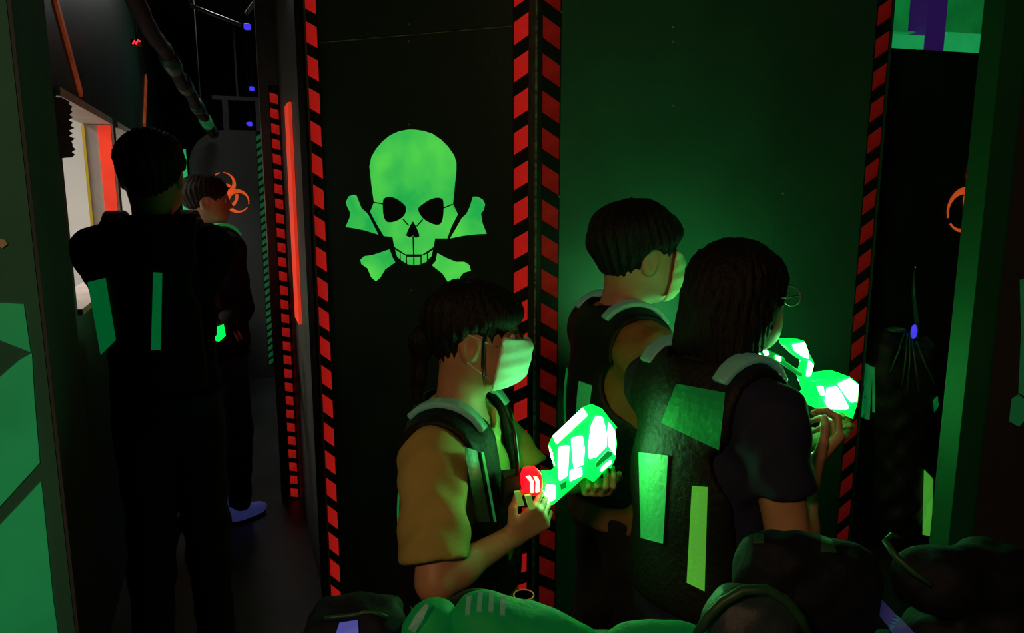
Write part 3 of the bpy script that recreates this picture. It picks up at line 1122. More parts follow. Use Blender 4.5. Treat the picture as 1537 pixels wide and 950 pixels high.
    def shirt(s, m, sleeve=0.75, loose=0.014, hem=0.47, vox=0.007, seed=1.0, name='shirt', flare=0.02, neck=0.045, fold=0.0035):
        k, b = s.H, s.bw
        fs = [OFF(s.torso, loose)]
        for q in (1, -1):
            sh, el, wr = s.shd[q], s.el[q], s.wr[q]
            if sleeve <= 1:
                e = sh + (el - sh) * sleeve
                cone = s_cone(sh, e, 0.036 * k * b + loose, 0.028 * k * b + loose + flare)
                cone = I(cone, s_plane(e, el - sh), 0.006)
                fs.append(cone)
            else:
                e = el + (wr - el) * (sleeve - 1)
                fs.append(I(s_cone(el, e, 0.027 * k * b + loose, 0.020 * k * b + loose), s_plane(e, wr - el), 0.006))
                fs.append(s_cone(sh, el, 0.036 * k * b + loose, 0.028 * k * b + loose))
        # skirt of the shirt hangs to the hem
        fs.append(s_ell(s.L3(0, 0, 0.50 * k), (0.102 * k * b + loose, 0.074 * k * b + loose, 0.10 * k), s.R))
        f = U(fs, 0.045)
        f = FOLD(f, fold, 26.0, seed=seed)
        f = I(f, s_plane((0, 0, hem * k), (0, 0, -1)), 0.006)
        f = SUB(f, s_cone(s.L3(0, 0.022, s.zs + 0.055), s.L3(0, -0.015, s.zs + 0.25), neck * k * b, neck * k * b * 1.25), 0.006)
        s.shirt_sdf = f
        lo, hi = s.bounds([s.pos] + list(s.shd.values()) + [s.el[q] for q in (1, -1)] + ([s.wr[q] for q in (1, -1)] if sleeve > 1 else []), 0.17)
        lo[2] = hem * k - 0.03
        hi[2] = s.zs + 0.13
        return sdf_mesh(name, f, [(lo, hi, vox)], m, s.root)

    def trousers(s, m, loose=0.014, vox=0.0095, seed=3.0, bottom=0.035):
        k, b = s.H, s.bw
        f = U([OFF(s.leg, loose), I(OFF(s.torso, loose - 0.004), s_plane((0, 0, 0.56 * k), (0, 0, 1)), 0.01)], 0.03)
        f = FOLD(f, 0.003, 22.0, seed=seed)
        f = I(f, s_plane((0, 0, 0.585 * k), (0, 0, 1)), 0.005)
        f = I(f, s_plane((0, 0, bottom * k + 0.01), (0, 0, -1)), 0.005)
        lo, hi = s.bounds(list(s.ank.values()) + list(s.hip.values()), 0.15)
        lo[2] = 0.02
        hi[2] = 0.62 * k
        return sdf_mesh('trousers', f, [(lo, hi, vox)], m, s.root)

    def shoes(s, m, sole='shoe_dark', vox=0.006):
        k = s.H * s.foot
        for q in (1, -1):
            c = Vector((s.ank[q].x, s.ank[q].y, 0))
            f = U([s_ell(c + s.F * 0.055 * k / 1.5 + Vector((0, 0, 0.035)), (0.040, 0.125 * k / 1.5, 0.036), s.R),
                   s_ell(c - s.F * 0.01 + Vector((0, 0, 0.05)), (0.037, 0.055, 0.05), s.R)], 0.02)
            f = I(f, s_plane((0, 0, 0.014), (0, 0, -1)), 0.003)
            sh = sdf_mesh('shoe', f, [(c - Vector((.2, .2, -0.005)), c + Vector((.2, .2, .12)), vox)], m, s.root)
            g = I(I(OFF(U([s_ell(c + s.F * 0.055 * k / 1.5 + Vector((0, 0, 0.035)), (0.040, 0.125 * k / 1.5, 0.05), s.R),
                           s_ell(c - s.F * 0.01 + Vector((0, 0, 0.05)), (0.037, 0.055, 0.07), s.R)], 0.02), 0.003), s_plane((0, 0, 0.016), (0, 0, 1)), 0.002), s_plane((0, 0, 0.002), (0, 0, -1)), 0.002)
            sdf_mesh('sole', g, [(c - Vector((.2, .2, 0.008)), c + Vector((.2, .2, .03)), vox)], sole, sh)

    def strands(s, f, amp, nlat=26, nz=2.0, seed=0.0):
        c = A3(s.hc)

        def g(P):
            q = (P - c) @ s.HR / s.hh
            th = np.arctan2(q[:, 1], q[:, 0] + 0.06)
            z = q[:, 2]
            n = np.sin(th * nlat + 2.5 * np.sin(z * 5 + seed) + seed) * 0.6 + np.sin(th * nlat * 2.3 + 3 * np.sin(z * 4 + seed * 2)) * 0.4 + 0.5 * np.sin(z * 9 * nz + th * 3 + seed)
            return f(P) - amp * n
        return g

    def hair_short(s, m, puff=0.05, line=0.17, back=-0.30, amp=0.004, seed=0.0, fringe=0.0, fine=0.0045, ear_cut=True):
        """cap of hair: bounded by a slanting hairline in front and the nape behind"""
        h = s.hh
        E = lambda c, r: s_ell(s.hp3(*c), [q * h for q in r], s.HR)
        cap = U([E((-0.06, 0, 0.21), (0.42 + puff, 0.335 + puff, 0.305 + puff)), OFF(s.cranium, 0.007), E((-0.20, 0, -0.10), (0.19, 0.235, 0.27))], 0.06 * h)
        cap = s.strands(cap, amp, seed=seed)
        nrm = s.HF * 0.78 - s.HU * 0.62
        pl = s_plane(s.hp3(0, 0, 0) + nrm * line * h, nrm)
        cap = I(cap, pl, 0.03 * h)
        cap = I(cap, s_plane(s.hp3(0, 0, back), -s.HU - s.HF * 0.25), 0.05 * h)
        if ear_cut:
            for q in (-1, 1):
                cap = SUB(cap, E((0.02, q * 0.40, -0.10), (0.15, 0.14, 0.20)), 0.04 * h)
        if fringe:
            fr = E((0.24, 0, 0.24), (0.22, 0.30, 0.16))
            fr = s.strands(fr, amp * 0.6, 30, 0.3, seed=seed + 1)
            cap = U([cap, SUB(fr, OFF(s.face_smooth, -0.004), 0.003)], 0.02)
        cap = SUB(cap, OFF(s.face_smooth, -0.006), 0.002)
        s.hair_sdf = cap
        lo, hi = s.bounds([s.hc], h * 0.85)
        return sdf_mesh('hair', cap, [(lo, hi, fine)], m, s.root)

    def mask(s, m, strap=True, top=0.015, loose=0.010):
        h = s.hh
        E = lambda c, r: s_ell(s.hp3(*c), [q * h for q in r], s.HR)
        base = U([s.face_smooth, E((0.40, 0, -0.10), (0.10, 0.09, 0.11)), E((0.36, 0, -0.26), (0.10, 0.14, 0.12))], 0.07 * h)
        c0 = A3(s.hc)

        def pleat(P):
            z = ((P - c0) @ s.HR)[:, 2] / h
            return base(P) - 0.0009 * np.sin(z * 48)
        f = SHELL(pleat, loose, 0.0028)
        f = I(f, s_plane(s.hp3(0.215, 0, -0.2), -s.HF + s.HU * 0.22), 0.003)
        f = I(f, s_plane(s.hp3(0.44, 0, top), s.HU + s.HF * 0.35), 0.003)
        f = I(f, s_plane(s.hp3(0.2, 0, -0.47), -s.HU * 1.0 + s.HF * 0.15), 0.003)
        lo, hi = s.bounds([s.hp3(0.2, 0, -0.2)], h * 0.48)
        o = sdf_mesh('face_mask', f, [(lo, hi, 0.0032)], m, s.root)
        if strap:
            for q in (-1, 1):
                for z0, z1 in ((-0.03, 0.10), (-0.40, -0.17)):
                    pts = [s.hp3(0.22, q * 0.40, z0), s.hp3(0.08, q * 0.40, z0 * 0.55 + z1 * 0.45), s.hp3(-0.06, q * 0.40, z1)]
                    P = project(s.head, pts, -s.HS * q, 0.002, 0.12)
                    MB().tube([Vector(tuple(map(float, p))) for p in P], 0.0016, 6).build('ear_loop', m, o, smooth=True)
        return o

    def vest(s, m='vest_black', loose=0.028, vox=0.0075, lo_z=0.52, strips='reflector', pads='reflector_pale', back_x=(-0.047, 0.047), strip_w=0.030,
             zr=(0.60, 0.745), trim='vest_trim', padw=0.052, over=None, opening=0.0):
        k, b = s.H, s.bw
        src = s.torso
        f = SHELL(src, loose, 0.008)
        f = I(f, s_plane((0, 0, lo_z * k), (0, 0, -1)), 0.01)
        for q in (1, -1):
            hole = s_cone(s.shd[q] + s.S * q * 0.10 - Vector((0, 0, 0.045 * k)), s.shd[q] - s.S * q * 0.02 * k - Vector((0, 0, 0.055 * k)), 0.085 * k * b, 0.062 * k * b)
            f = SUB(f, hole, 0.015)
            f = I(f, s_plane(s.shd[q] - s.S * q * 0.012 * k, s.S * q), 0.012)
        f = SUB(f, s_cone(s.L3(0, 0.035, s.zs - 0.02), s.L3(0, -0.01, s.zs + 0.2), 0.052 * k * b, 0.075 * k * b), 0.012)
        if opening:
            f = SUB(f, s_box(s.L3(0, 0.15, s.zs - 0.10), (opening, 0.14, 0.16), 0.02, s.R), 0.01)
        s.vest_sdf = f
        lo, hi = s.bounds([s.pos] + list(s.shd.values()), 0.16)
        lo[2] = lo_z * k - 0.03
        hi[2] = s.zs + 0.14
        o = sdf_mesh('vest', f, [(lo, hi, vox)], m, s.root)
        s.vest_o = o
        surf = OFF(src, loose + 0.008)
        # two upright reflective strips on the back
        for xx in back_x:
            x0, x1 = (xx - strip_w / 2 / 1.0 * 1.0), (xx + strip_w / 2)
            cs = [s.L3(x0 * k, -0.35, zr[0] * k), s.L3(x1 * k, -0.35, zr[0] * k), s.L3(x1 * k, -0.35, zr[1] * k), s.L3(x0 * k, -0.35, zr[1] * k)]
            patch('reflective_strip', surf, cs, s.F, strips, o, 4, 10, 0.001, 0.004)
        # padded reflective roll over each shoulder
        for q in (1, -1):
            mb = MB()
            pts = []
            for t in range(9):
                y = -0.058 + 0.116 * t / 8
                pts.append(s.L3(q * 0.072 * k * b, y * k * b * 1.0, s.zs + 0.20))
            P = project(surf, pts, (0, 0, -1), 0.004, 0.5)
            P = [Vector(tuple(map(float, p))) for p in P]
            mb.ribbon(P, [0.030 * k * (0.75 + 0.25 * math.sin(math.pi * t / 8)) for t in range(9)], s.S, 0.013)
            mb.build('shoulder_pad', pads, o, bevel=0.004, smooth=True)
        return o


def np_mesh(name, v, q, m, parent):
    loc = world_loc(parent)
    v = v - A3(loc)
    me = bpy.data.meshes.new(name)
    me.vertices.add(len(v))
    me.vertices.foreach_set('co', v.astype(np.float32).ravel())
    me.loops.add(len(q) * 4)
    me.loops.foreach_set('vertex_index', q.astype(np.int32).ravel())
    me.polygons.add(len(q))
    me.polygons.foreach_set('loop_start', np.arange(0, len(q) * 4, 4, dtype=np.int32))
    me.update(calc_edges=True)
    me.validate()
    return link_mesh(name, me, m, parent, loc, True)


def patch_px(name, f, px4, m, parent, start, off=0.003, th=0.004, nu=4, nv=12):
    """fabric strip on surface f where the sight lines through the four pixels meet it (bl, br, tr, tl)"""
    cx = sum(q[0] for q in px4) / 4
    cy = sum(q[1] for q in px4) / 4
    cs = [at(q[0], q[1], start) for q in px4]
    return patch(name, f, cs, ray(cx, cy), m, parent, nu, nv, off, th)


def AX(px, depth):
    """plan position of an upright axis seen at column px on the eye line"""
    return ((px - CX) / 1136 * depth, depth)


def plate(mb, pts, org, ex, ey, nz, sc, o0, o1, zc=(530, 450)):
    poly = [org + ex * ((x - zc[0]) * sc) + ey * ((zc[1] - y) * sc) + nz * o0 for x, y in pts]
    return mb.prism(poly, nz, o1 - o0)


GUN_OUT = [(275, 600), (330, 610), (375, 590), (352, 500), (330, 400), (360, 330), (590, 112), (655, 90), (740, 130), (788, 220), (805, 330), (795, 450),
           (760, 530), (745, 512), (635, 625), (570, 580), (340, 785), (265, 805), (255, 690)]
GUN_CORE = [[(372, 335), (448, 330), (440, 560), (378, 600), (366, 470)], [(462, 275), (545, 258), (562, 360), (556, 480), (484, 505), (470, 380)],
            [(606, 190), (640, 112), (690, 122), (722, 240), (726, 345), (650, 425), (596, 440), (590, 330)],
            [(738, 160), (782, 226), (796, 330), (790, 420), (772, 388), (738, 345), (730, 240)], [(282, 622), (350, 630), (352, 735), (285, 772), (270, 700)],
            [(455, 520), (545, 500), (548, 565), (455, 606)], [(690, 505), (762, 448), (764, 480), (684, 545)]]


def gun(label, px, py, depth, yaw=0.0, roll=0.0, size=1.0, thick=0.064, both=True):
    org = at(px, py, depth)
    ex = Vector((math.cos(yaw), math.sin(yaw), 0))
    nz = Vector((math.sin(yaw), -math.cos(yaw), 0))         # towards the viewer
    ey = Vector((0, 0, 1))
    ex, ey = ex * math.cos(roll) + ey * math.sin(roll), ey * math.cos(roll) - ex * math.sin(roll)
    sc = depth / 1120 / 4.75 * size
    t = empty('laser_gun', org, label, 'toy gun', 'glowing green laser tag guns')
    h = thick / 2
    plate(MB(), GUN_OUT, org, ex, ey, nz, sc, -h, h).build('shell', 'gun_shell', t, bevel=0.006, seg=2)
    for pl in GUN_CORE:
        for sg in (1, -1):
            mb = MB()
            plate(mb, pl, org, ex, ey, nz, sc, h - 0.004 if sg > 0 else -h - 0.004, h + 0.004 if sg > 0 else -h + 0.004)
            mb.build('light_panel', 'gun_core' if sg > 0 or both else 'gun_shell', t, bevel=0.003)
    mb = plate(MB(), [(636, 470), (730, 368), (768, 385), (764, 412), (650, 505)], org, ex, ey, nz, sc, -h - 0.006, h + 0.006)
    mb.build('side_slot', 'gun_dim', t, bevel=0.002)
    mb = plate(MB(), [(382, 625), (432, 590), (432, 650), (388, 668)], org, ex, ey, nz, sc, -h - 0.003, h + 0.003)
    mb.build('trigger_recess', 'gun_dim', t)
    for seg in ([(334, 398), (352, 492), (347, 494), (328, 400)], [(364, 330), (586, 116), (582, 110), (358, 326)]):
        plate(MB(), seg, org, ex, ey, nz, sc, -h * 0.7, h * 0.7).build('edge_light', 'gun_core', t)
    # dark pistol grip under the rear end and the muzzle ring in front
    mb = plate(MB(), [(300, 765), (365, 745), (330, 860), (300, 930), (235, 915), (262, 830)], org, ex, ey, nz, sc, -0.016, 0.016)
    mb.build('grip', 'gun_black', t, bevel=0.006)
    a = org + ex * (745 - 530) * sc + ey * (450 - 215) * sc
    dd = (ex * 0.72 + ey * 0.62).normalized()
    MB().tube([a - dd * 0.01, a + dd * 0.012, a + dd * 0.012, a + dd * 0.004], [0.020, 0.020, 0.014, 0.014], 14).build('muzzle', 'gun_shell', t)
    return t


# --- girl with the mask, in front of the wall corner
girl = Person('child in mustard tee, black vest and white face mask holding a glowing gun', AX(688, 1.52), -13, 1.352, 0.212,
              hands=(at(768, 806, 1.36), at(884, 722, 1.54)), hints=(at(560, 820, 1.25), at(800, 900, 1.70)), build=0.98, head_yaw=12, head_pitch=0,
              curl=(0.95, 0.80), palm=((0, 1, 0.3), (0.0, 0.1, 1)), fingers=((0.75, 0.1, 0.55), (0.15, -0.95, 0.05)), head_fwd=0.034, neck=0.078, arm_scale=0.85)
girl.finish_body()
girl.eyes()
girl.shirt('tee_mustard', sleeve=0.82, loose=0.014, hem=0.50, flare=0.018, seed=1.3, fold=0.0045)
girl.trousers('trousers_black')
girl.shoes('shoe_dark')
girl.hair_short('hair_black', puff=0.055, line=0.20, back=-0.36, amp=0.0035, seed=0.5, fringe=1.0)
h = girl.hh
tail = U([s_ell(girl.hp3(-0.50, 0, -0.02), (0.13 * h, 0.13 * h, 0.13 * h), girl.HR), s_cone(girl.hp3(-0.52, 0, -0.05), girl.hp3(-0.58, 0.05, -0.62), 0.10 * h, 0.05 * h)], 0.03)
sdf_mesh('ponytail', girl.strands(tail, 0.003, 40), [(girl.hp3(-0.5, 0, -0.3) - Vector((.12, .12, .14)), girl.hp3(-0.5, 0, -0.3) + Vector((.12, .12, .14)), 0.005)], 'hair_black', girl.root)
mb = MB()
for k in range(2):
    y0 = 0.30 + 0.012 * k
    pts = [girl.hp3(0.16 - 0.02 * k, 0.33, 0.22), girl.hp3(0.10 - 0.015 * k, 0.37, 0.02), girl.hp3(0.09 - 0.015 * k, 0.37, -0.2), girl.hp3(0.11 - 0.012 * k, 0.34, -0.40 - 0.03 * k)]
    mb.tube(pts, [0.002, 0.002, 0.0016, 0.0006], 5)
mb.build('side_lock', 'hair_black', girl.root, smooth=True)
girl.mask('mask_cloth')
v = girl.vest(zr=(0.60, 0.72), strips='reflector', opening=0.052)
vs = OFF(girl.torso, 0.036)
patch_px('front_panel', vs, [(716, 800), (742, 800), (716, 662), (692, 655)], 'vest_trim', v, 1.05, 0.004)
patch_px('piping', vs, [(744, 800), (749, 800), (724, 662), (719, 662)], 'reflector', v, 1.05, 0.005)
# collar of the tee
mb = MB()
pts = []
for k in range(25):
    a = 2 * math.pi * k / 24
    pts.append(girl.L3(0.050 * math.sin(a), 0.030 + 0.050 * math.cos(a), girl.zs + 0.032 - 0.028 * math.cos(a)))
mb.tube(pts, 0.006, 6, cap=False)
mb.build('collar', 'tee_collar', girl.root, smooth=True)
# red chest lamp with two bright bars and lime labels beneath it
lc = at(797, 722, 1.385)
lx, ln = Vector((0.93, 0.36, 0)), Vector((0.36, -0.93, 0))
mb = MB()
poly = [lc + lx * x + Vector((0, 0, z)) for x, z in ((-.014, .028), (.012, .026), (.020, .012), (.022, -.012), (.014, -.028), (-.008, -.028), (-.018, -.014), (-.020, .012))]
lamp = mb.prism([q - ln * 0.012 for q in poly], ln, 0.024).build('chest_lamp', 'red_lamp', v, bevel=0.005)
for pl in (((-.016, .016), (-.008, .017), (-.001, .006), (.0005, -.018), (-.006, -.018), (-.007, .004)), ((.000, .014), (.008, .012), (.0125, .002), (.012, -.019), (.0045, -.019), (.005, .002))):
    MB().prism([lc + lx * x + Vector((0, 0, z)) + ln * 0.011 for x, z in pl], ln, 0.004).build('chest_lamp_bar', 'red_lamp_core', v)
for qx, qy in ((779, 748), (795, 753)):
    c = at(qx, qy, 1.352)
    MB().box(c, lx * 0.0055 + Vector((0, 0, 0)), ln * 0.004, Vector((0.004, 0, -0.014))).build('lime_label', 'lime_label', v)
b0 = at(781, 735, 1.40)
MB().box(b0 + Vector((-0.012, 0.006, 0)), (0.024, 0.006, 0), (-0.003, 0.018, 0), (0, 0, 0.035)).build('lamp_bracket', 'gun_black', v, bevel=0.003)
MB().tube([at(757, 610, 1.45), at(772, 650, 1.41), at(776, 690, 1.395), at(778, 722, 1.395)], 0.005, 8).build('cable', 'gun_black', v, smooth=True)
gun('glowing green laser gun held up by the child in the white mask', 866, 683, 1.43, yaw=0.10, both=False)

# --- boy with short dark hair behind the gun
boy = Person('boy with short black hair, cream face mask and brown tee facing right', AX(935, 1.86), 14, 1.50, 0.236,
             hands=(at(1072, 640, 1.95), at(1092, 622, 2.05)), hints=(at(890, 1000, 1.82), at(930, 860, 2.0)), build=0.92, head_yaw=4, head_pitch=1, head_fwd=0.045,
             curl=(0.95, 0.9), palm=((0, 1, 0.3), (0, -1, 0.3)), fingers=((0.8, 0, 0.5), (0.8, -0.2, 0.5)))
boy.finish_body()
boy.eyes()
boy.shirt('tee_brown', sleeve=0.85, loose=0.015, hem=0.47, flare=0.022, seed=2.2, fold=0.004)
boy.trousers('trousers_black', seed=4.0)
boy.shoes('shoe_dark')
boy.hair_short('hair_black', puff=0.085, line=0.19, back=-0.28, amp=0.0045, seed=1.7, fringe=1.0)
boy.mask('mask_cream', strap=False)
v = boy.vest(m='vest_black', zr=(0.58, 0.72))
c = boy.L3(0.02, 0.135, boy.zs - 0.075)
sdf_mesh('chest_lamp', s_ell(c, (0.020, 0.012, 0.032), boy.R), [(c - Vector((.05,) * 3), c + Vector((.05,) * 3), 0.004)], 'vest_maroon', v)
gun('glowing green laser gun hidden behind the long haired child', 1096, 580, 1.96, yaw=0.25)

# --- child with long black hair, turned away
long = Person('child with long black hair and navy tee turned away, aiming to the right', AX(1080, 1.40), 30, 1.445, 0.212,
              hands=(at(1216, 700, 1.36), at(1212, 665, 1.53)), hints=(at(1180, 1000, 1.12), at(1200, 1100, 1.40)), build=0.95, head_yaw=-4, head_fwd=0.068, sh_w=0.112, arm_scale=0.93,
              curl=(0.95, 0.9), palm=((0, 0.6, 0.8), (0, -0.6, 0.8)), fingers=((0.7, 0.25, 0.55), (0.8, 0, 0.5)))
long.finish_body()
long.eyes()
long.shirt('tee_navy', sleeve=0.52, loose=0.012, hem=0.48, flare=0.010, seed=3.1)
long.trousers('trousers_black', seed=6.0)
long.shoes('shoe_dark')
h = long.hh
E = lambda c, r: s_ell(long.hp3(*c), [q * h for q in r], long.HR)
cap = U([E((-0.06, 0, 0.13), (0.49, 0.42, 0.42)), E((-0.20, 0, -0.20), (0.38, 0.44, 0.42)), E((-0.33, 0, -0.60), (0.24, 0.46, 0.46)), E((-0.36, -0.05, -0.95), (0.17, 0.40, 0.30))], 0.16 * h)
cap = long.strands(cap, 0.004, 34, 0.6)
nrm = long.HF * 0.90 - long.HU * 0.40
cap = I(cap, s_plane(long.hp3(0, 0, 0) + nrm * 0.20 * h, nrm), 0.02 * h)
cap = SUB(cap, OFF(long.face_smooth, -0.006), 0.002)
lo, hi = long.bounds([long.hp3(-0.1, 0, 0.1), long.hp3(-0.3, 0, -1.0)], h * 0.66)
sdf_mesh('hair', cap, [(lo, hi, 0.0055)], 'hair_black', long.root)
v = long.vest(back_x=(), pads='reflector_pale')
vs = OFF(long.torso, 0.036)
patch_px('reflective_strip', vs, [(1026, 893), (1060, 908), (1066, 712), (1036, 708)], 'reflector_lime', v, 1.0, 0.001)
patch_px('reflective_strip', vs, [(955, 830), (1000, 838), (1010, 664), (950, 652)], 'reflector', v, 1.0, 0.001)
patch_px('lit_back_patch', vs, [(975, 640), (1088, 690), (1100, 582), (1006, 562)], 'reflector_dim', v, 1.0, 0.001, nv=6)  # green light on the upper back, put in as a glowing patch
gl = empty('glasses', long.hp3(0.40, 0, 0.02), 'thin wire glasses on the long haired child', 'glasses')
for q in (-1, 1):
    MB().tube([long.hp3(0.47 + 0.0 * t, q * 0.16 + 0.11 * math.cos(t), 0.01 + 0.09 * math.sin(t)) for t in [2 * math.pi * k / 20 for k in range(21)]], 0.0016, 6, cap=False).build('rim', 'screw_steel', gl, smooth=True)
    MB().tube([long.hp3(0.46, q * 0.27, 0.03), long.hp3(0.2, q * 0.36, 0.04), long.hp3(-0.05, q * 0.38, 0.05)], 0.0016, 6).build('temple', 'screw_steel', gl, smooth=True)
MB().tube([long.hp3(0.47, -0.05, 0.03), long.hp3(0.485, 0, 0.04), long.hp3(0.47, 0.05, 0.03)], 0.0016, 6).build('bridge', 'screw_steel', gl, smooth=True)
# her gun: main body, curved sight crest and rear rail
org = at(1210, 572, 1.47)
ex, nz, ey = Vector((0.97, 0.24, 0)), Vector((0.24, -0.97, 0)), Vector((0, 0, 1))
sc = 1.47 / 1120 / 3.654
t = empty('laser_gun', org, 'glowing green laser gun with curved crest held by the long haired child', 'toy gun', 'glowing green laser tag guns')
zc = (402, 628)
plate(MB(), [(395, 612), (500, 602), (620, 596), (682, 640), (688, 745), (662, 845), (612, 792), (505, 802), (392, 752), (435, 700)], org, ex, ey, nz, sc, -0.03, 0.03, zc).build('shell', 'gun_shell', t, bevel=0.006)
plate(MB(), [(225, 378), (355, 388), (384, 450), (428, 520), (404, 616), (355, 602), (376, 510), (325, 482), (240, 412)], org, ex, ey, nz, sc, -0.012, 0.012, zc).build('sight_crest', 'gun_shell', t, bevel=0.003)
plate(MB(), [(88, 428), (132, 428), (238, 478), (250, 500), (400, 600), (380, 612), (218, 506), (120, 472)], org, ex, ey, nz, sc, -0.008, 0.008, zc).build('rear_rail', 'gun_dim', t, bevel=0.002)
plate(MB(), [(395, 760), (440, 700), (500, 802), (480, 900), (420, 890)], org, ex, ey, nz, sc, -0.015, 0.015, zc).build('grip', 'gun_black', t, bevel=0.004)
for pl in ([(545, 632), (620, 606), (676, 645), (676, 740), (640, 745), (590, 690)], [(478, 650), (540, 648), (580, 700), (628, 775), (600, 785), (500, 770), (470, 730)], [(410, 640), (450, 640), (460, 690), (440, 690)]):
    for a, b in ((0.028, 0.034), (-0.034, -0.028)):
        plate(MB(), pl, org, ex, ey, nz, sc, a, b, zc).build('light_panel', 'gun_core', t, bevel=0.002)
for pl in ([(275, 405), (350, 396), (374, 450), (380, 490), (335, 470), (290, 440)], [(385, 500), (415, 525), (400, 590), (375, 590)]):
    for a, b in ((0.010, 0.016), (-0.016, -0.010)):
        plate(MB(), pl, org, ex, ey, nz, sc, a, b, zc).build('light_panel', 'gun_core', t, bevel=0.002)
for pl in ([(100, 434), (130, 434), (140, 455), (115, 460)], [(180, 462), (215, 474), (215, 498), (185, 488)]):
    plate(MB(), pl, org, ex, ey, nz, sc, 0.006, 0.011, zc).build('rail_light', 'gun_core', t, bevel=0.002)

# --- adult seen from behind in the corridor mouth
adult = Person('tall person in black seen from behind at the corridor mouth', AX(226, 2.22), 100, 1.705, 0.236,
               hands=(at(258, 500, 2.60), at(215, 505, 2.63)), hints=(at(240, 1000, 2.1), at(210, 1000, 2.1)), build=0.81, head_fwd=0.03, curl=(0.9, 0.9), sh_w=0.114,
               fingers=((-0.2, 0.9, 0.2), (0.2, 0.9, 0.2)))
adult.finish_body(0.011, 0.005)
adult.eyes()
adult.shirt('jacket_black', sleeve=1.75, loose=0.022, hem=0.545, seed=4.4, name='jacket', vox=0.0085, flare=0.02)
j_sdf = adult.shirt_sdf
col = SUB(s_cone(adult.L3(0, -0.012, adult.zs + 0.01), adult.L3(0, -0.005, adult.zs + 0.085), 0.078, 0.070), s_cone(adult.L3(0, 0.0, adult.zs + 0.03), adult.L3(0, 0.012, adult.zs + 0.25), 0.062, 0.064), 0.006)
sdf_mesh('jacket_collar', I(col, s_plane((0, 0, adult.zs + 0.10), (0, 0, 1)), 0.01), [(adult.L3(0, 0, adult.zs) - Vector((.13, .13, .12)), adult.L3(0, 0, adult.zs) + Vector((.13, .13, .2)), 0.007)], 'jacket_black', adult.root)
f = I(OFF(adult.torso, 0.024), s_plane((0, 0, 0.56 * 1.705), (0, 0, 1)), 0.004)
f = I(f, s_plane((0, 0, 0.505 * 1.705), (0, 0, -1)), 0.004)
lo, hi = adult.bounds([adult.L3(0, 0, 0.53 * 1.705)], 0.26)
sdf_mesh('shirt_hem', f, [(lo, hi, 0.008)], 'shirt_blue', adult.root)
adult.trousers('trousers_olive', loose=0.02, seed=7.0)
adult.shoes('shoe_dark')
adult.hair_short('hair_black', puff=0.06, line=0.18, back=-0.44, amp=0.004, seed=2.5)
v = adult.vest(loose=0.036, back_x=(), pads='vest_black', lo_z=0.56)
vs = U([OFF(adult.torso, 0.045), j_sdf], 0.01)
patch_px('reflective_strip', vs, [(150, 553), (180, 522), (160, 400), (124, 408)], 'reflector', v, 1.6, 0.002)
patch_px('reflective_strip', vs, [(224, 543), (243, 543), (246, 391), (228, 390)], 'reflector', v, 1.6, 0.002)

# --- boy further down the corridor
far = Person('boy with short hair further down the corridor looking at the biohazard sign', AX(313, 3.35), 50, 1.60, 0.215,
             hands=(at(322, 505, 3.10), at(335, 500, 3.35)), hints=(at(345, 900, 3.2), at(330, 900, 3.6)), build=0.84, sh_w=0.118, head_yaw=-30, head_fwd=-0.01, curl=(0.9, 0.9),
             palm=((0, 0.5, 0.8), (0, -0.5, 0.8)), foot=0.70, step=0.02)
far.finish_body(0.011, 0.005)
far.eyes()
far.shirt('jacket_black', sleeve=1.85, loose=0.016, hem=0.50, seed=5.0)
far.trousers('trousers_black', seed=9.0)
far.shoes('shoe_blue_lit')
far.hair_short('hair_brown', puff=0.05, line=0.20, back=-0.25, amp=0.003, seed=3.5)
v = far.vest(pads='reflector')
org = at(325, 478, 3.02)
t = empty('laser_gun', org, 'small glowing green laser gun beside the boy down the corridor', 'toy gun', 'glowing green laser tag guns')
ex, ey, nz = Vector((1, 0, 0)), Vector((0, 0, 1)), Vector((0, -1, 0))
sc = 3.02 / 1120
plate(MB(), [(314, 466), (319, 444), (324, 438), (328, 452), (322, 470), (330, 486), (340, 484), (341, 504), (330, 513), (318, 510), (324, 496), (316, 480)], org, ex, ey, nz, sc, -0.02, 0.02, (325, 478)).build('shell', 'gun_black', t, bevel=0.003)
plate(MB(), [(315, 465), (320, 444), (324, 440), (327, 452), (321, 468)], org, ex, ey, nz, sc, 0.018, 0.026, (325, 478)).build('light_panel', 'gun_core', t)
plate(MB(), [(329, 489), (338, 486), (340, 503), (330, 512), (319, 509), (328, 502)], org, ex, ey, nz, sc, 0.018, 0.026, (325, 478)).build('light_panel', 'gun_shell', t)


# ------------------------------------------------------------------ corridor fittings
b = at(320, 200, 5.75)
a = b + (at(196, -8, 2.7) - b) * 1.35
pts, rs = [], []
rng = random.Random(3)
for k in range(61):
    t = k / 60
    p = a.lerp(b, t) + Vector((0, 0, 0.012 * math.sin(t * 31)))
    pts.append(p)
    rs.append(0.030 + 0.003 * math.sin(k * 2.2) + 0.004 * rng.random())
duct = empty('flexible_duct', a, 'ribbed dark flexible duct running under the ceiling along the corridor', 'duct')
MB().tube(pts, rs, 12).build('hose', 'dark_edge', duct, smooth=True)
for t, m in ((0.46, 'vest_trim'), (0.57, 'vest_trim'), (0.72, 'vest_trim'), (0.85, 'fluor_green_dim'), (0.95, 'vest_trim')):
    p, q = a.lerp(b, t), a.lerp(b, t + 0.05)
    MB().tube([p, q], 0.041, 12, flat=Vector((0, 0, 1))).build('tape_wrap', m, duct, smooth=True)
for t in (0.2, 0.8):
    p = a.lerp(b, t)
    MB().tube([p, (p.x, p.y, CEIL)], 0.004, 6).build('hanger_wire', 'black_rubber', duct)

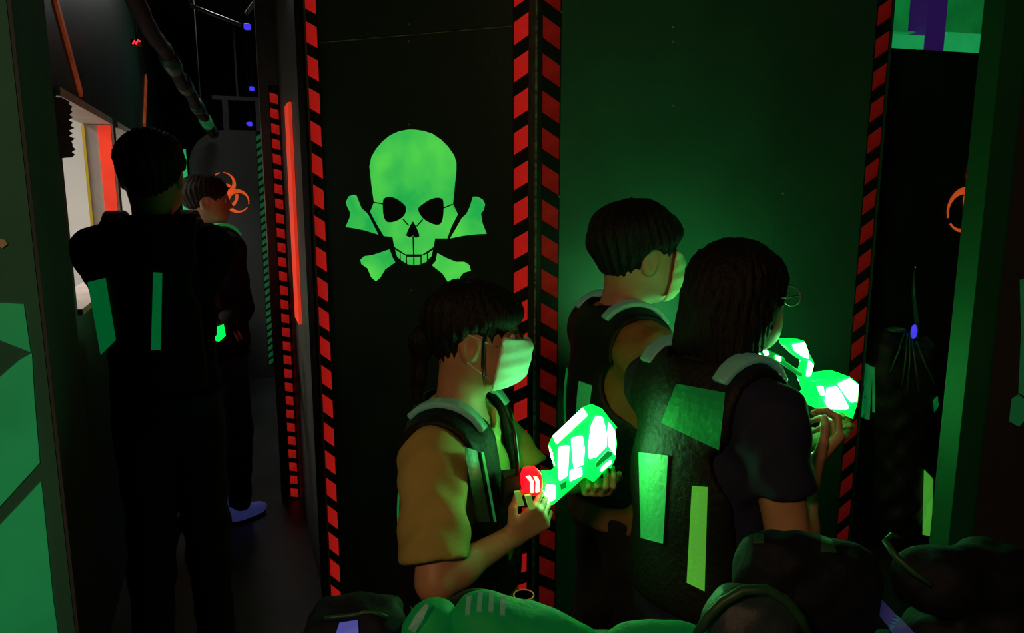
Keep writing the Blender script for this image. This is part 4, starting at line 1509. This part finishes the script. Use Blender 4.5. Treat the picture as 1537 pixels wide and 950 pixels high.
for p0, p1, dp, r, lab in (((285, 8), (362, 38), 4.2, 0.010, 'thin grey ceiling rod sloping down to the right above the corridor'),
                           ((385, 0), (370, 20), 4.4, 0.012, 'short pale ceiling rod above the corridor post')):
    mb = MB()
    A_, B_ = at(*p0, dp), at(*p1, dp + 0.1)
    mb.tube([A_, B_], r, 8)
    rod = empty('ceiling_rod', A_, lab, 'rod')
    mb.build('bar', 'steel_grey', rod, smooth=True)
    for q in (A_, B_):
        MB().tube([q, (q.x, q.y, CEIL)], 0.002, 6).build('hanger_wire', 'black_rubber', rod)

# red LED over the corridor, its blur trail shaped as a tube
c = at(205, 63, 3.3)
rl = empty('red_light', c, 'tiny red squiggle light in the dark above the corridor', 'light')
sq = [(199, 66), (202, 61), (204, 66), (207, 60), (210, 62)]
MB().tube([at(x, y, 3.3) for x, y in sq], 0.0035, 8).build('led_trail', 'led_red', rl, smooth=True)
MB().box(at(205, 64, 3.322), (0.022, 0, 0), (0, 0.008, 0), (0, 0, 0.014)).build('housing', 'black_rubber', rl)
c2 = at(205, 62, 3.322)
MB().tube([(c2.x, c2.y, c2.z + 0.014), (c2.x, c2.y, CEIL)], 0.003, 6).build('cord', 'black_rubber', rl)

# frame above the charcoal panel with two violet lamps
fr = empty('transom_frame', WB.p(0.5, zp), 'dark grey frame standing on top of the charcoal panel', 'frame')
for x0, x1 in ((334, 343), (384, 391)):
    MB().wallbox(WB, WB.uv(x0, 170)[0], WB.uv(x1, 170)[0], zp + 0.001, WB.uv(345, 146)[1], -0.045, -0.005).build('post', 'charcoal_wall', fr)
MB().wallbox(WB, WB.uv(318, 146)[0], WB.uv(398, 146)[0], WB.uv(345, 150)[1], WB.uv(345, 144)[1], -0.045, -0.004).build('beam', 'charcoal_wall', fr)
zf = WB.uv(345, 144)[1]
MB().wallbox(WB, WB.uv(355, 146)[0], WB.uv(358, 146)[0], zf, CEIL, -0.03, -0.015).build('hanger', 'charcoal_wall', fr)
for (px, py, r, lab) in ((378, 133, 0.012, 'small violet lamp above the transom frame over the biohazard sign'), (375, 186, 0.018, 'bright violet lamp inside the transom frame over the biohazard sign'),
                         (371, 40, 0.011, 'pale violet lamp at the tip of the ceiling rod')):
    dp = 6.05 if py > 100 else 4.32
    p = at(px, py, dp)
    v = empty('violet_lamp', p, lab, 'lamp', 'small violet lamps above the corridor')
    sdf_mesh('bulb', U([s_ell(p, (r, r, r * 0.8)), s_ell(p + Vector((-r, 0, r * .3)), (r * .7, r * .5, r * .4))], 0.01), [(p - Vector((.08,) * 3), p + Vector((.08,) * 3), 0.004)], 'led_violet', v)
    MB().tube([p + Vector((0, 0.012, r * 0.6)), (p.x, p.y + 0.012, CEIL)], 0.003, 6).build('cord', 'black_rubber', v)

# torn black foam along the near side of the first hatch
rng = random.Random(11)
pl = [(72, 150), (92, 146), (104, 152)]
y = 156
while y < 232:
    pl.append((103 + rng.uniform(-2, 3) + (y - 156) * 0.05, y))
    pl.append((107 + rng.uniform(-1, 4) + (y - 156) * 0.05, y + 4))
    y += 8
pl += [(108, 236), (84, 238), (80, 200)]
WF = Wall(WL.p(0, 0, 0.034), WL.p(WL.L, 0, 0.034), n=(1, 0))
poly = [WF.hit(*q) - WL.n * 0.018 for q in pl]
tag(MB().prism(poly, WL.n, 0.018).build('torn_foam_sheet', 'torn_foam'), 'torn black foam sheet with a ragged edge over the lit hatch', 'foam sheet')

# ------------------------------------------------------------------ right side: a vest hung on the partition
dv = 2.62
hk = at(1372, 405, 2.95)
vz = lambda px, py, d=dv: at(px, py, d)
root = empty('hanging_vest', vz(1350, 812), 'black laser tag vest with glossy green edge hanging at the dark partition', 'vest')
c = vz(1350, 640)
f = U([s_ell(vz(1350, 600), (0.118, 0.075, 0.22)), s_ell(vz(1352, 720), (0.105, 0.07, 0.26)), s_ell(vz(1325, 540), (0.055, 0.05, 0.12)), s_ell(vz(1385, 560), (0.05, 0.05, 0.13))], 0.05)
f = SUB(f, s_ell(vz(1357, 500), (0.03, 0.2, 0.05)), 0.02)
f = FOLD(f, 0.006, 24.0, seed=2.0)
vsd = f
sdf_mesh('vest_body', f, [(c - Vector((.22, .16, .50)), c + Vector((.22, .16, .36)), 0.008)], 'vest_black', root)
patch_px('gun_lit_edge', vsd, [(1288, 634), (1306, 638), (1312, 545), (1296, 535)], 'reflector', root, 2.2, 0.002)  # gun light along the vest edge, painted as glowing patches
patch_px('gun_lit_edge', vsd, [(1309, 625), (1314, 625), (1313, 545), (1309, 545)], 'reflector', root, 2.2, 0.003)
patch_px('gun_lit_edge', vsd, [(1402, 622), (1410, 610), (1408, 592), (1400, 600)], 'reflector', root, 2.2, 0.002, nv=4)
patch_px('reflective_strip', OFF(vsd, 0.004), [(1383, 812), (1399, 815), (1403, 712), (1386, 696)], 'reflector_lime', root, 2.2, 0.002)
mb = MB().tube([hk, vz(1371, 440, 2.75), vz(1376, 480, 2.66), vz(1378, 520)], [0.004, 0.008, 0.009, 0.006], 8)
mb.build('hanging_strap', 'vest_trim', root, smooth=True)
for pts in ([(1358, 496), (1350, 525), (1336, 560)], [(1362, 500), (1360, 535), (1354, 580)], [(1366, 500), (1366, 540), (1362, 590)], [(1368, 505), (1374, 545), (1380, 590)], [(1375, 512), (1388, 545), (1404, 578)]):
    P = [vz(x, y, dv - 0.10 - 0.0 * i) for i, (x, y) in enumerate(pts)]
    MB().tube([vz(pts[0][0], pts[0][1], dv - 0.07)] + P[1:], 0.0035, 6).build('cable', 'vest_trim', root, smooth=True)
p = vz(1345, 495, dv - 0.06)
sdf_mesh('collar_rim', s_ell(p, (0.034, 0.03, 0.009)), [(p - Vector((.06,) * 3), p + Vector((.06,) * 3), 0.004)], 'vest_trim', root)
p = vz(1372, 498, dv - 0.075)
sdf_mesh('blue_lamp', s_ell(p, (0.011, 0.01, 0.027)), [(p - Vector((.05,) * 3), p + Vector((.05,) * 3), 0.004)], 'led_violet', root)
# hook on the partition
hw = WH.hit(1372, 403)
mb = MB().tube([hw, hk, hk + Vector((0, -0.008, 0.012))], 0.004, 6)
tag(mb.build('wall_hook', 'screw_steel'), 'small steel hook on the dark partition holding the hanging vest', 'hook')
# green painted marks on the nearest slab at the right edge
painted('green_mark', WR2, [(1530, 420), (1545, 415), (1548, 600), (1528, 590), (1532, 500)], 'fluor_green_dim', 'tall green painted mark at the right edge of the near slab', 'painted mark')
painted('green_mark', WR2, [(1518, 598), (1528, 592), (1538, 600), (1540, 626), (1528, 640), (1514, 632)], 'fluor_green_dim', 'small round green painted mark low on the near slab at the right', 'painted mark')

# ------------------------------------------------------------------ bench in the foreground with spare vests
bz = 0.80
bench = empty('bench', (0.40, 1.0, 0), 'black bench along the bottom of the view carrying spare vests', 'bench')
MB().box((0.40, 0.99, bz - 0.02), (0.68, 0, 0), (0, 0.19, 0), (0, 0, 0.02)).build('bench_top', 'bench_top', bench, bevel=0.006)
for x in (-0.24, 1.04):
    for y in (0.84, 1.14):
        MB().box((x, y, (bz - 0.04) / 2), (0.02, 0, 0), (0, 0.02, 0), (0, 0, (bz - 0.04) / 2)).build('leg', 'black_rubber', bench)
MB().box((0.40, 0.84, 0.25), (0.62, 0, 0), (0, 0.012, 0), (0, 0, 0.02)).build('stretcher', 'black_rubber', bench)
MB().box((0.40, 1.14, 0.25), (0.62, 0, 0), (0, 0.012, 0), (0, 0, 0.02)).build('stretcher', 'black_rubber', bench)

FL = s_plane((0, 0, bz + 0.001), (0, 0, -1))


def lump(name, fs, m, parent, k=0.03, vox=0.006, fold=0.003, pad=0.02):
    """soft padded shape resting on the bench; fs: (centre, radii, optional rotation)"""
    f = U([s_ell(*q) for q in fs], k)
    if fold:
        f = FOLD(f, fold, 40.0, seed=len(fs) * 1.7)
    f = I(f, FL, 0.004)
    lo = np.min([np.array(tuple(q[0])) - max(q[1]) for q in fs], 0) - pad
    hi = np.max([np.array(tuple(q[0])) + max(q[1]) for q in fs], 0) + pad
    lo[2] = max(lo[2], bz - 0.01)
    return sdf_mesh(name, f, [(lo, hi, vox)], m, parent), f


def rotz(a, tilt=0.0):
    m = Matrix.Rotation(a, 3, 'Z') @ Matrix.Rotation(tilt, 3, 'Y')
    return np.array(m, dtype=np.float32)


# vest lying in the middle, its two lit shoulder pads towards the viewer
c = at(735, 945, 1.02)
va = empty('spare_vest', (c.x, 1.02, bz), 'spare vest with two bright green shoulder pads lying at bottom centre', 'vest', 'spare vests on the bench')
lump('vest_body', [(Vector((c.x + 0.03, 1.04, bz + 0.04)), (0.13, 0.07, 0.055)), (Vector((c.x - 0.02, 1.05, bz + 0.08)), (0.08, 0.05, 0.06))], 'vest_black', va)
p1, p2, p3 = at(722, 930, 1.0), at(790, 944, 1.0), at(862, 968, 1.0)
o, f1 = lump('shoulder_pad', [(p1, (0.044, 0.05, 0.036)), (p2, (0.08, 0.05, 0.034), rotz(0, 0.22)), (p3, (0.05, 0.045, 0.026), rotz(0, 0.35)), (Vector((p2.x, 1.0, bz + 0.02)), (0.10, 0.05, 0.05))], 'reflector_dim', va, 0.03, 0.005, 0.0015)
for k in range(4):
    x = 704 + 17 * k
    q = at(x, 893 + 3.0 * k, 1.005)
    P = project(f1, [q + Vector((0, 0.0, 0.08)), q + Vector((0, -0.02, 0.08)), q + Vector((0, -0.035, 0.08))], (0, 0, -1), 0.001, 0.3)
    MB().ribbon([Vector(tuple(map(float, p))) for p in P], 0.007, (1, 0, 0), 0.004).build('rib', 'reflector_pale', o)
q1 = at(652, 936, 1.0)
o, f2 = lump('shoulder_pad', [(q1, (0.036, 0.045, 0.034)), (at(632, 955, 1.0), (0.026, 0.04, 0.03)), (Vector((q1.x, 1.0, bz + 0.03)), (0.045, 0.045, 0.06))], 'reflector_dim', va, 0.025, 0.005, 0.0015)
e0, e1 = at(618, 946, 0.955), at(642, 908, 0.97)
MB().ribbon([e0, (e0 + e1) / 2 + Vector((0, -0.004, 0.003)), e1], [0.011, 0.012, 0.006], (1, 0.2, 0.4), 0.004).build('edge_strip', 'reflector_pale', o)
# clear cup behind the pad
cc = at(786, 893, 1.13)
cup = empty('plastic_cup', (cc.x, cc.y, bz), 'small clear plastic cup with an orange lit rim behind the green pad', 'cup')
prof = [(0.013, 0.0), (0.0165, cc.z - bz)]
mb = MB()
z0, z1 = bz + 0.0005, cc.z
mb.tube([(cc.x, cc.y, z0), (cc.x, cc.y, z1), (cc.x, cc.y, z1), (cc.x, cc.y, z0 + 0.002)], [0.012, 0.0165, 0.0155, 0.011], 20)
mb.build('cup_wall', 'cup_plastic', cup, smooth=True)
ring = [(cc.x + 0.0165 * math.cos(t), cc.y + 0.0165 * math.sin(t), z1) for t in [2 * math.pi * k / 24 for k in range(25)]]
MB().tube(ring, 0.0013, 6, cap=False).build('rim', 'cup_rim', cup, smooth=True)

# bag at the left end, blue light on it painted as a patch
bc = at(534, 930, 1.03)
bg = empty('bag', (bc.x, 1.03, bz), 'dark bag with a lilac patch and pale piping at the bottom left of the bench', 'bag')
fz = at(530, 906, 1.03).z - bz
bf = U([s_box((bc.x - 0.005, 1.03, bz + fz * 0.5 - 0.004), (0.068, 0.055, fz * 0.5 - 0.003), 0.025), s_ell((bc.x + 0.02, 1.03, bz + fz * 0.62), (0.055, 0.045, fz * 0.42))], 0.03)
bf = FOLD(bf, 0.0025, 45)
bf = I(bf, FL, 0.004)
sdf_mesh('bag_body', bf, [((bc.x - 0.12, 0.93, bz - 0.01), (bc.x + 0.13, 1.13, bz + fz + 0.05), 0.006)], 'navy_nylon', bg)
patch_px('blue_lit_patch', bf, [(490, 975), (546, 975), (544, 922), (505, 928)], 'blue_lit_patch', bg, 0.7, 0.002, nv=6)
pp = project(bf, [at(484 + 12 * k, 860, 1.0) + Vector((0, 0.0, 0.03)) for k in range(9)], (0, 0, -1), 0.001, 0.4)
MB().tube([Vector(tuple(map(float, p))) for p in pp], 0.003, 6).build('piping', 'vest_trim', bg, smooth=True)

# pile of dark vests at the right
vb = empty('spare_vest', (0.36, 1.0, bz), 'spare dark vest with a round green rimmed collar lying right of centre', 'vest', 'spare vests on the bench')
cb = at(1130, 925, 1.0)
o, f3 = lump('vest_body', [(Vector((cb.x, 0.965, bz + 0.06)), (0.080, 0.055, 0.085)), (at(1125, 930, 0.97), (0.068, 0.05, 0.05)), (Vector((cb.x - 0.06, 0.95, bz + 0.03)), (0.08, 0.05, 0.045))], 'slate_nylon', vb)
pts = []
for (x, y) in [(1046, 952), (1062, 926), (1085, 903), (1115, 886), (1150, 884), (1178, 900), (1200, 925), (1214, 952)]:
    pts.append(at(x, y, 0.93))
mb = MB().tube(pts, [0.007] * len(pts), 8)
mb.build('collar_rim', 'vest_trim', vb, smooth=True)
o, f6 = lump('edge_pad', [(at(958, 968, 0.95), (0.050, 0.035, 0.028)), (at(1015, 966, 0.95), (0.05, 0.035, 0.026)), (Vector((at(990, 960, 0.95).x, 0.95, bz + 0.02)), (0.07, 0.04, 0.05))], 'reflector_dim', vb, 0.03, 0.005, 0.0015)

vc = empty('spare_vest', (0.52, 1.10, bz), 'tall folded black vest with teal shoulder pads, highest of the bench pile', 'vest', 'spare vests on the bench')
cz = at(1210, 830, 1.10)
o, f4 = lump('vest_body', [(Vector((cz.x, 1.10, bz + 0.08)), (0.12, 0.06, 0.13)), (at(1160, 845, 1.10), (0.06, 0.045, 0.05)), (at(1262, 862, 1.10), (0.06, 0.045, 0.05))], 'navy_nylon', vc)
patch_px('shoulder_pad', f4, [(1127, 818), (1150, 818), (1148, 798), (1130, 798)], 'vest_trim', vc, 0.8, 0.003, nv=5)
patch_px('shoulder_pad', f4, [(1228, 832), (1262, 834), (1250, 806), (1230, 798)], 'vest_trim', vc, 0.8, 0.003, nv=5)
vd = empty('spare_vest', (0.72, 1.04, bz), 'flat navy vest with a thin green edge and violet strap at bottom right', 'vest', 'spare vests on the bench')
cd = at(1440, 880, 1.04)
o, f5 = lump('vest_body', [(Vector((cd.x + 0.05, 1.04, bz + 0.05)), (0.14, 0.085, 0.09)), (at(1410, 870, 1.02), (0.07, 0.05, 0.05)), (at(1480, 862, 1.05), (0.08, 0.06, 0.05)), (Vector((cd.x - 0.11, 0.965, bz + 0.03)), (0.10, 0.05, 0.07))], 'navy_nylon', vd)
pp = [at(x, y, d) for x, y, d in ((1352, 808, 1.02), (1338, 803, 1.02), (1329, 812, 1.01), (1345, 836, 0.99), (1372, 860, 0.975), (1398, 878, 0.965))]
MB().tube(pp, [0.003, 0.004, 0.005, 0.005, 0.004, 0.003], 8).build('green_edge', 'vest_trim', vd, smooth=True)
patch_px('violet_strap', f5, [(1345, 965), (1392, 965), (1314, 880), (1280, 884)], 'violet_grey', vd, 0.75, 0.003)
